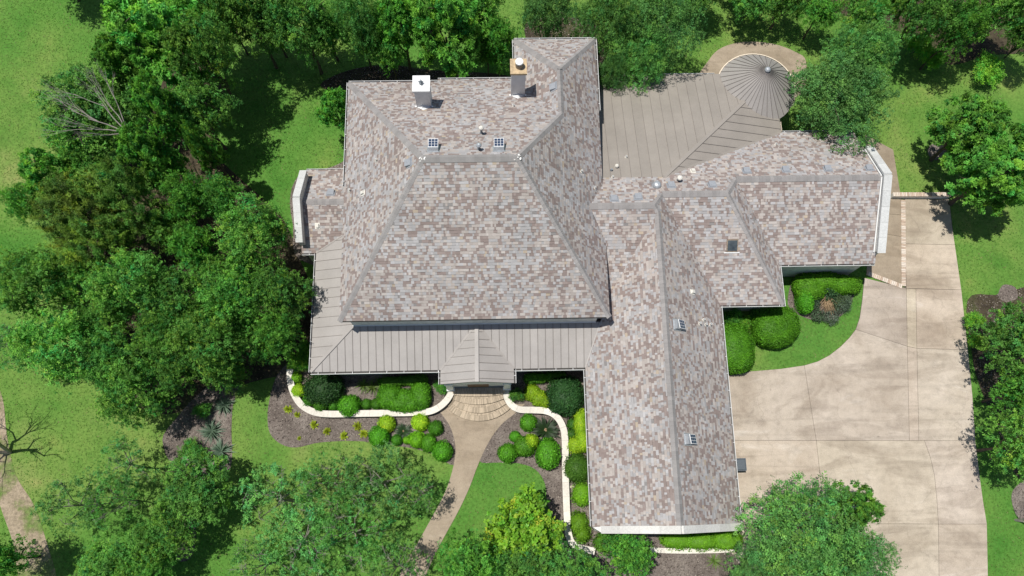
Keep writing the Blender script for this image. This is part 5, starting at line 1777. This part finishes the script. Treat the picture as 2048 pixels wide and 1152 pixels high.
# blue juniper with a dead patch
j = thing('juniper', 'blue-green sprawling juniper with a bare brown patch', 'shrub', (*W(1652, 608), 0))
rng = np.random.default_rng(9)
Vs, Fs, Ts, off = [], [], [], 0
for (dx, dy, r, hh, n, cc) in ((-.75, .45, .50, .8, 900, (.07, .12, .075)), (.1, .55, .55, 1.0, 1100, (.05, .115, .055)), (.75, -.1, .60, .7, 1200, (.10, .15, .10)), (1.0, .2, .45, .6, 700, (.09, .15, .08)), (-.7, -.75, .40, .6, 700, (.08, .13, .075)), (-.85, -.1, .35, .7, 500, (.06, .11, .06)), (.1, -.85, .5, .45, 800, (.11, .15, .11)), (.45, .1, .5, .8, 700, (.075, .12, .05))):
    d = unit(rng.normal(size=(n, 3)))
    P = np.array((dx, dy, hh * .5)) + d * np.array((r, r, hh * .5)) * rng.uniform(.6, 1.1, (n, 1))
    P[:, 2] = np.abs(P[:, 2])
    V, F, T = leaves(P, unit(d + rng.normal(size=(n, 3)) * .6), .13, .035, rng, np.array(cc) * 1.5 * rng.uniform(.55, 1.4, (n, 1)))
    Vs.append(V); Fs.append(F + off); Ts.append(T); off += len(V)
link('foliage', np_mesh('foliage', np.concatenate(Vs), np.concatenate(Fs), np.concatenate(Ts), 'leaf'), j)
mb = MB()
rr = random.Random(4)
for k in range(70):
    a = rr.uniform(-2.4, -0.9)
    p0 = Vector((rr.uniform(-.25, .15), rr.uniform(-.1, .3), rr.uniform(.35, .6)))
    p1 = p0 + Vector((cos(a) * rr.uniform(.3, .8), sin(a) * rr.uniform(.3, .8), rr.uniform(-.3, .1)))
    mb.tube(p0, p1, .018, .005, 4)
simple('dead_twig', (0.34, 0.24, 0.14), 0.9, 0.3, 6)
link('bare_branches', mb.mesh('bare_branches', 'dead_twig'), j)

# spiky plants: blades radiating from a crown
def spiky(n, L, w, col, seed, elev=(0.1, 1.2), droop=0.25, var=0.25):
    rng = np.random.default_rng(seed)
    V, F, T = [], [], []
    for i in range(n):
        az, el = rng.uniform(0, 2 * pi), rng.uniform(*elev)
        l = L * rng.uniform(0.75, 1.1)
        d = np.array((cos(az) * cos(el), sin(az) * cos(el), sin(el)))
        s = np.array((-sin(az), cos(az), 0))
        pts = []
        for k, t in enumerate((0.04, 0.4, 0.75, 1.0)):
            c = d * l * t - np.array((0, 0, droop * l * t * t))
            c[2] = max(c[2], 0.03)
            ww = w * (0.7, 1.0, 0.7, 0.06)[k] / 2
            pts.append((c - s * ww, c + s * ww))
        b = len(V)
        for p, q in pts:
            V += [p, q]
        k_ = rng.uniform(1 - var, 1 + var)
        for q in range(3):
            F.append((b + 2 * q, b + 2 * q + 1, b + 2 * q + 3, b + 2 * q + 2))
            T.append(np.array(col) * k_)
    return np_mesh('spiky_plant', V, F, np.array(T), 'leaf_gloss')
agave = spiky(90, 0.75, 0.045, (0.16, 0.24, 0.17), 1)
yucca = spiky(60, 0.6, 0.035, (0.13, 0.22, 0.045), 2)
sago = spiky(46, 1.0, 0.15, (0.022, 0.055, 0.016), 3, (0.15, 0.9), 0.35)
limeme = spiky(110, 0.30, 0.05, (0.33, 0.42, 0.03), 4, (0.2, 1.4), 0.2)
GA, GY, GLM = 'blue agaves in the mulch bed left of the lawn', 'strappy plants in the porch bed', 'small lime plants in the left bed'
def spike(me, name, px, py, sc, label, cat, group=None, z=0.02):
    x, y = W(px, py, 0.2)
    o = link(name, me, loc=(x, y, z))
    o.rotation_euler = (0, 0, brng.uniform(0, 6))
    o.scale = (sc, sc, sc)
    return tag(o, label, cat, group)
spike(agave, 'agave', 447, 810, 1.0, 'blue-green spiky agave nearest the top of the mulch bed beside the lawn', 'agave', GA)
spike(agave, 'agave', 421, 862, 1.15, 'middle blue-green spiky agave in the mulch bed', 'agave', GA)
spike(agave, 'agave', 440, 903, 1.2, 'lowest and palest agave in the mulch bed beside the lawn', 'agave', GA)
spike(agave, 'agave', 348, 1070, 1.0, 'agave half hidden among the lower left trees', 'agave', GA)
for i, (px, py, s) in enumerate(((726, 770, .9), (745, 774, 1.0), (762, 766, 1.0))):
    spike(yucca, 'strappy_plant', px, py, s, ('leftmost', 'middle', 'rightmost')[i] + ' strappy green plant in front of the porch left of the hedge', 'plant', GY)
spike(yucca, 'strappy_plant', 1430, 1122, 0.9, 'spiky tuft in the mulch below the garage hedge', 'plant', GY)
for px, py, s, lab in ((575, 818, .8, 'lime plant nearest the bend of the left wall'), (593, 829, .6, 'small lime plant just right of the one by the wall bend'), (627, 849, .8, 'lime plant third from the left in the mulch'), (653, 862, .75, 'lime plant in the middle of the mulch bed'),
                       (687, 871, .8, 'lime plant nearest the lower edge of the left bed'), (714, 852, .85, 'larger pale lime plant right of centre in the left bed'), (727, 867, .85, 'lime plant closest to the big ball of the left bed'), (597, 876, .4, 'tiny lime seedling near the lawn edge of the left bed')):
    spike(limeme, 'lime_plant', px, py, s * 1.3, lab, 'plant', GLM)
def palm(px, py, s, label):
    x, y = W(px, py, 0.3)
    t = thing('sago_palm', label, 'palm', (x, y, 0))
    mb = MB()
    mb.tube((0, 0, 0), (0, 0, 0.35), 0.16, 0.13, 10)
    for k in range(30):
        a, r_ = rr.uniform(0, 6.28), rr.uniform(0, 0.14)
        mb.tube((r_ * cos(a), r_ * sin(a), 0.34), (r_ * 1.5 * cos(a), r_ * 1.5 * sin(a), 0.46 - r_), 0.022, 0.008, 4)
    link('trunk', mb.mesh('trunk', 'dead_twig'), t)
    f = link('fronds', sago, t, loc=(0, 0, 0.28))
    t.scale = (s, s, s)
palm(1091, 860, 0.95, 'dark sago palm with a tan crown in the right bed by the wall')
palm(806, 862, 0.6, 'little sago palm among the clipped balls of the left bed')
# fallen petals / pebbles on the beds and lawn
# ------------------------------------------------------------------ grass blades over the lawn (short turf)
rng = np.random.default_rng(99)
n = 170000
gx, gy = rng.uniform(-32, 32, n), rng.uniform(-7, 33, n)
# keep turf off paving, beds and house footprint
def keepmask(px_lists, smooth=False):
    m = np.ones(n, bool)
    for pts in px_lists:
        x, y = gx, gy
        c = np.zeros(n, bool)
        for i in range(len(pts)):
            x0, y0 = pts[i]
            x1, y1 = pts[i - 1]
            if y0 == y1:
                continue
            c ^= ((y0 > y) != (y1 > y)) & (x < (x1 - x0) * (y - y0) / (y1 - y0) + x0)
        m &= ~c
    return m
polys = []
for o in list(bpy.data.objects):
    if o.get('kind') == 'structure' and o.type == 'MESH' and o.name.split('.')[0] in ('planting_bed', 'driveway', 'side_path', 'terrace', 'front_walk', 'dirt_track', 'woodland_floor', 'garden_soil', 'flagstone_path'):
        # outline = the top ring of the sheet: rebuild from boundary-ordered first loop
        polys.append(o)
from mathutils.bvhtree import BVHTree
mask = np.ones(n, bool)
trees_ = []
for o in polys:
    me = o.data
    trees_.append(BVHTree.FromPolygons([v.co[:] for v in me.vertices], [p.vertices[:] for p in me.polygons]))
hp = [[(-10.8, 13.7), (-9.9, 13.7), (-9.9, 7.2), (5, 7.2), (5, -1.2), (12, -1.2), (12, 10.4), (15.4, 10.4), (15.4, 12.6), (21, 12.6), (21, 20.6), (16.5, 20.6), (17.4, 24), (15, 25.6), (5.6, 24.4), (5.6, 25.2), (1, 25.2), (1, 22.8), (-8, 22.6), (-8, 18.6), (-10.8, 18.6)]]
mask &= keepmask(hp)
dn = Vector((0, 0, -1))
ii = np.nonzero(mask)[0]
bb = [(min(v.co.x for v in o.data.vertices), max(v.co.x for v in o.data.vertices), min(v.co.y for v in o.data.vertices), max(v.co.y for v in o.data.vertices)) for o in polys]
for t_, (x0, x1, y0, y1) in zip(trees_, bb):
    cand = ii[mask[ii] & (gx[ii] > x0) & (gx[ii] < x1) & (gy[ii] > y0) & (gy[ii] < y1)]
    for i in cand:
        if t_.ray_cast(Vector((gx[i], gy[i], 5)), dn)[0] is not None:
            mask[i] = False
gx, gy = gx[mask], gy[mask]
n = len(gx)
az = rng.uniform(0, 2 * pi, n)
L = rng.uniform(0.05, 0.10, n)
w = rng.uniform(0.02, 0.045, n)
lean = rng.uniform(0.3, 1.0, n)
hgt = rng.uniform(0.02, 0.055, n)
dx, dy = np.cos(az), np.sin(az)
A = np.stack([gx - dy * w, gy + dx * w, np.zeros(n)], 1)
B = np.stack([gx + dy * w, gy - dx * w, np.zeros(n)], 1)
Cc = np.stack([gx + dx * L * lean, gy + dy * L * lean, hgt], 1)
V = np.stack([A, B, Cc], 1).reshape(-1, 3)
F = np.arange(3 * n).reshape(-1, 3)
big = np.array([mnoise.noise(Vector((a * 0.16, b * 0.16, 1.0))) + 0.6 * mnoise.noise(Vector((a * 0.6, b * 0.6, 4.0))) for a, b in zip(gx, gy)])
k = rng.uniform(0.7, 1.35, n)
T = np.stack([(0.104 + 0.08 * big) * k, (0.214 + 0.04 * big) * k, (0.038 + 0.035 * big) * k], 1)
T[rng.uniform(size=n) < 0.05] = (0.24, 0.22, 0.10)
g = link('grass', np_mesh('grass', V, F, np.clip(T, 0.01, 0.6), 'leaf'))
g['kind'] = 'stuff'
g['label'] = 'short green turf of the lawns around the house'

# ------------------------------------------------------------------ bark chips on the beds, dry leaves on the lawn
def scatter(name, objs, count, size, cols, label, z, seed):
    rng = np.random.default_rng(seed)
    pts = []
    for o in objs:
        me = o.data
        t_ = BVHTree.FromPolygons([v.co[:] for v in me.vertices], [q.vertices[:] for q in me.polygons])
        xs = [v.co.x for v in me.vertices]; ys = [v.co.y for v in me.vertices]
        x0, x1, y0, y1 = max(min(xs), -31), min(max(xs), 31), max(min(ys), -6), min(max(ys), 32)
        for k in range(int(count * max(0, x1 - x0) * max(0, y1 - y0))):
            x, y = rng.uniform(x0, x1), rng.uniform(y0, y1)
            if t_.ray_cast(Vector((x, y, 5)), dn)[0] is not None:
                pts.append((x, y, z + rng.uniform(0, 0.02)))
    C = np.array(pts)
    n = len(C)
    nr = unit(np.array((0, 0, 1.0)) + rng.normal(size=(n, 3)) * 0.4)
    T = np.array(cols)[rng.integers(0, len(cols), n)] * rng.uniform(0.6, 1.3, (n, 1))
    V, F, T = leaves(C, nr, size[0], size[1], rng, T)
    g = link(name, np_mesh(name, V, F, np.clip(T, 0.01, 0.8), 'chip'))
    g['kind'] = 'stuff'
    g['label'] = label
tinted('chip', gran=0.25, gscale=30, bmp=0)
beds = [o for o in polys if o.name.startswith('planting_bed')]
scatter('bark_chips', beds, 95, (0.10, 0.045), [(0.16, 0.13, 0.115), (0.25, 0.215, 0.19), (0.10, 0.08, 0.07), (0.34, 0.30, 0.26), (0.05, 0.042, 0.036)], 'grey-brown bark chips covering the planting beds', 0.02, 5)
scatter('fallen_leaves', [o for o in polys if o.name.split('.')[0] in ('woodland_floor', 'garden_soil')], 22, (0.11, 0.06), [(0.20, 0.14, 0.08), (0.28, 0.21, 0.12), (0.06, 0.09, 0.03)], 'dry brown leaves on the woodland floor', 0.02, 6)
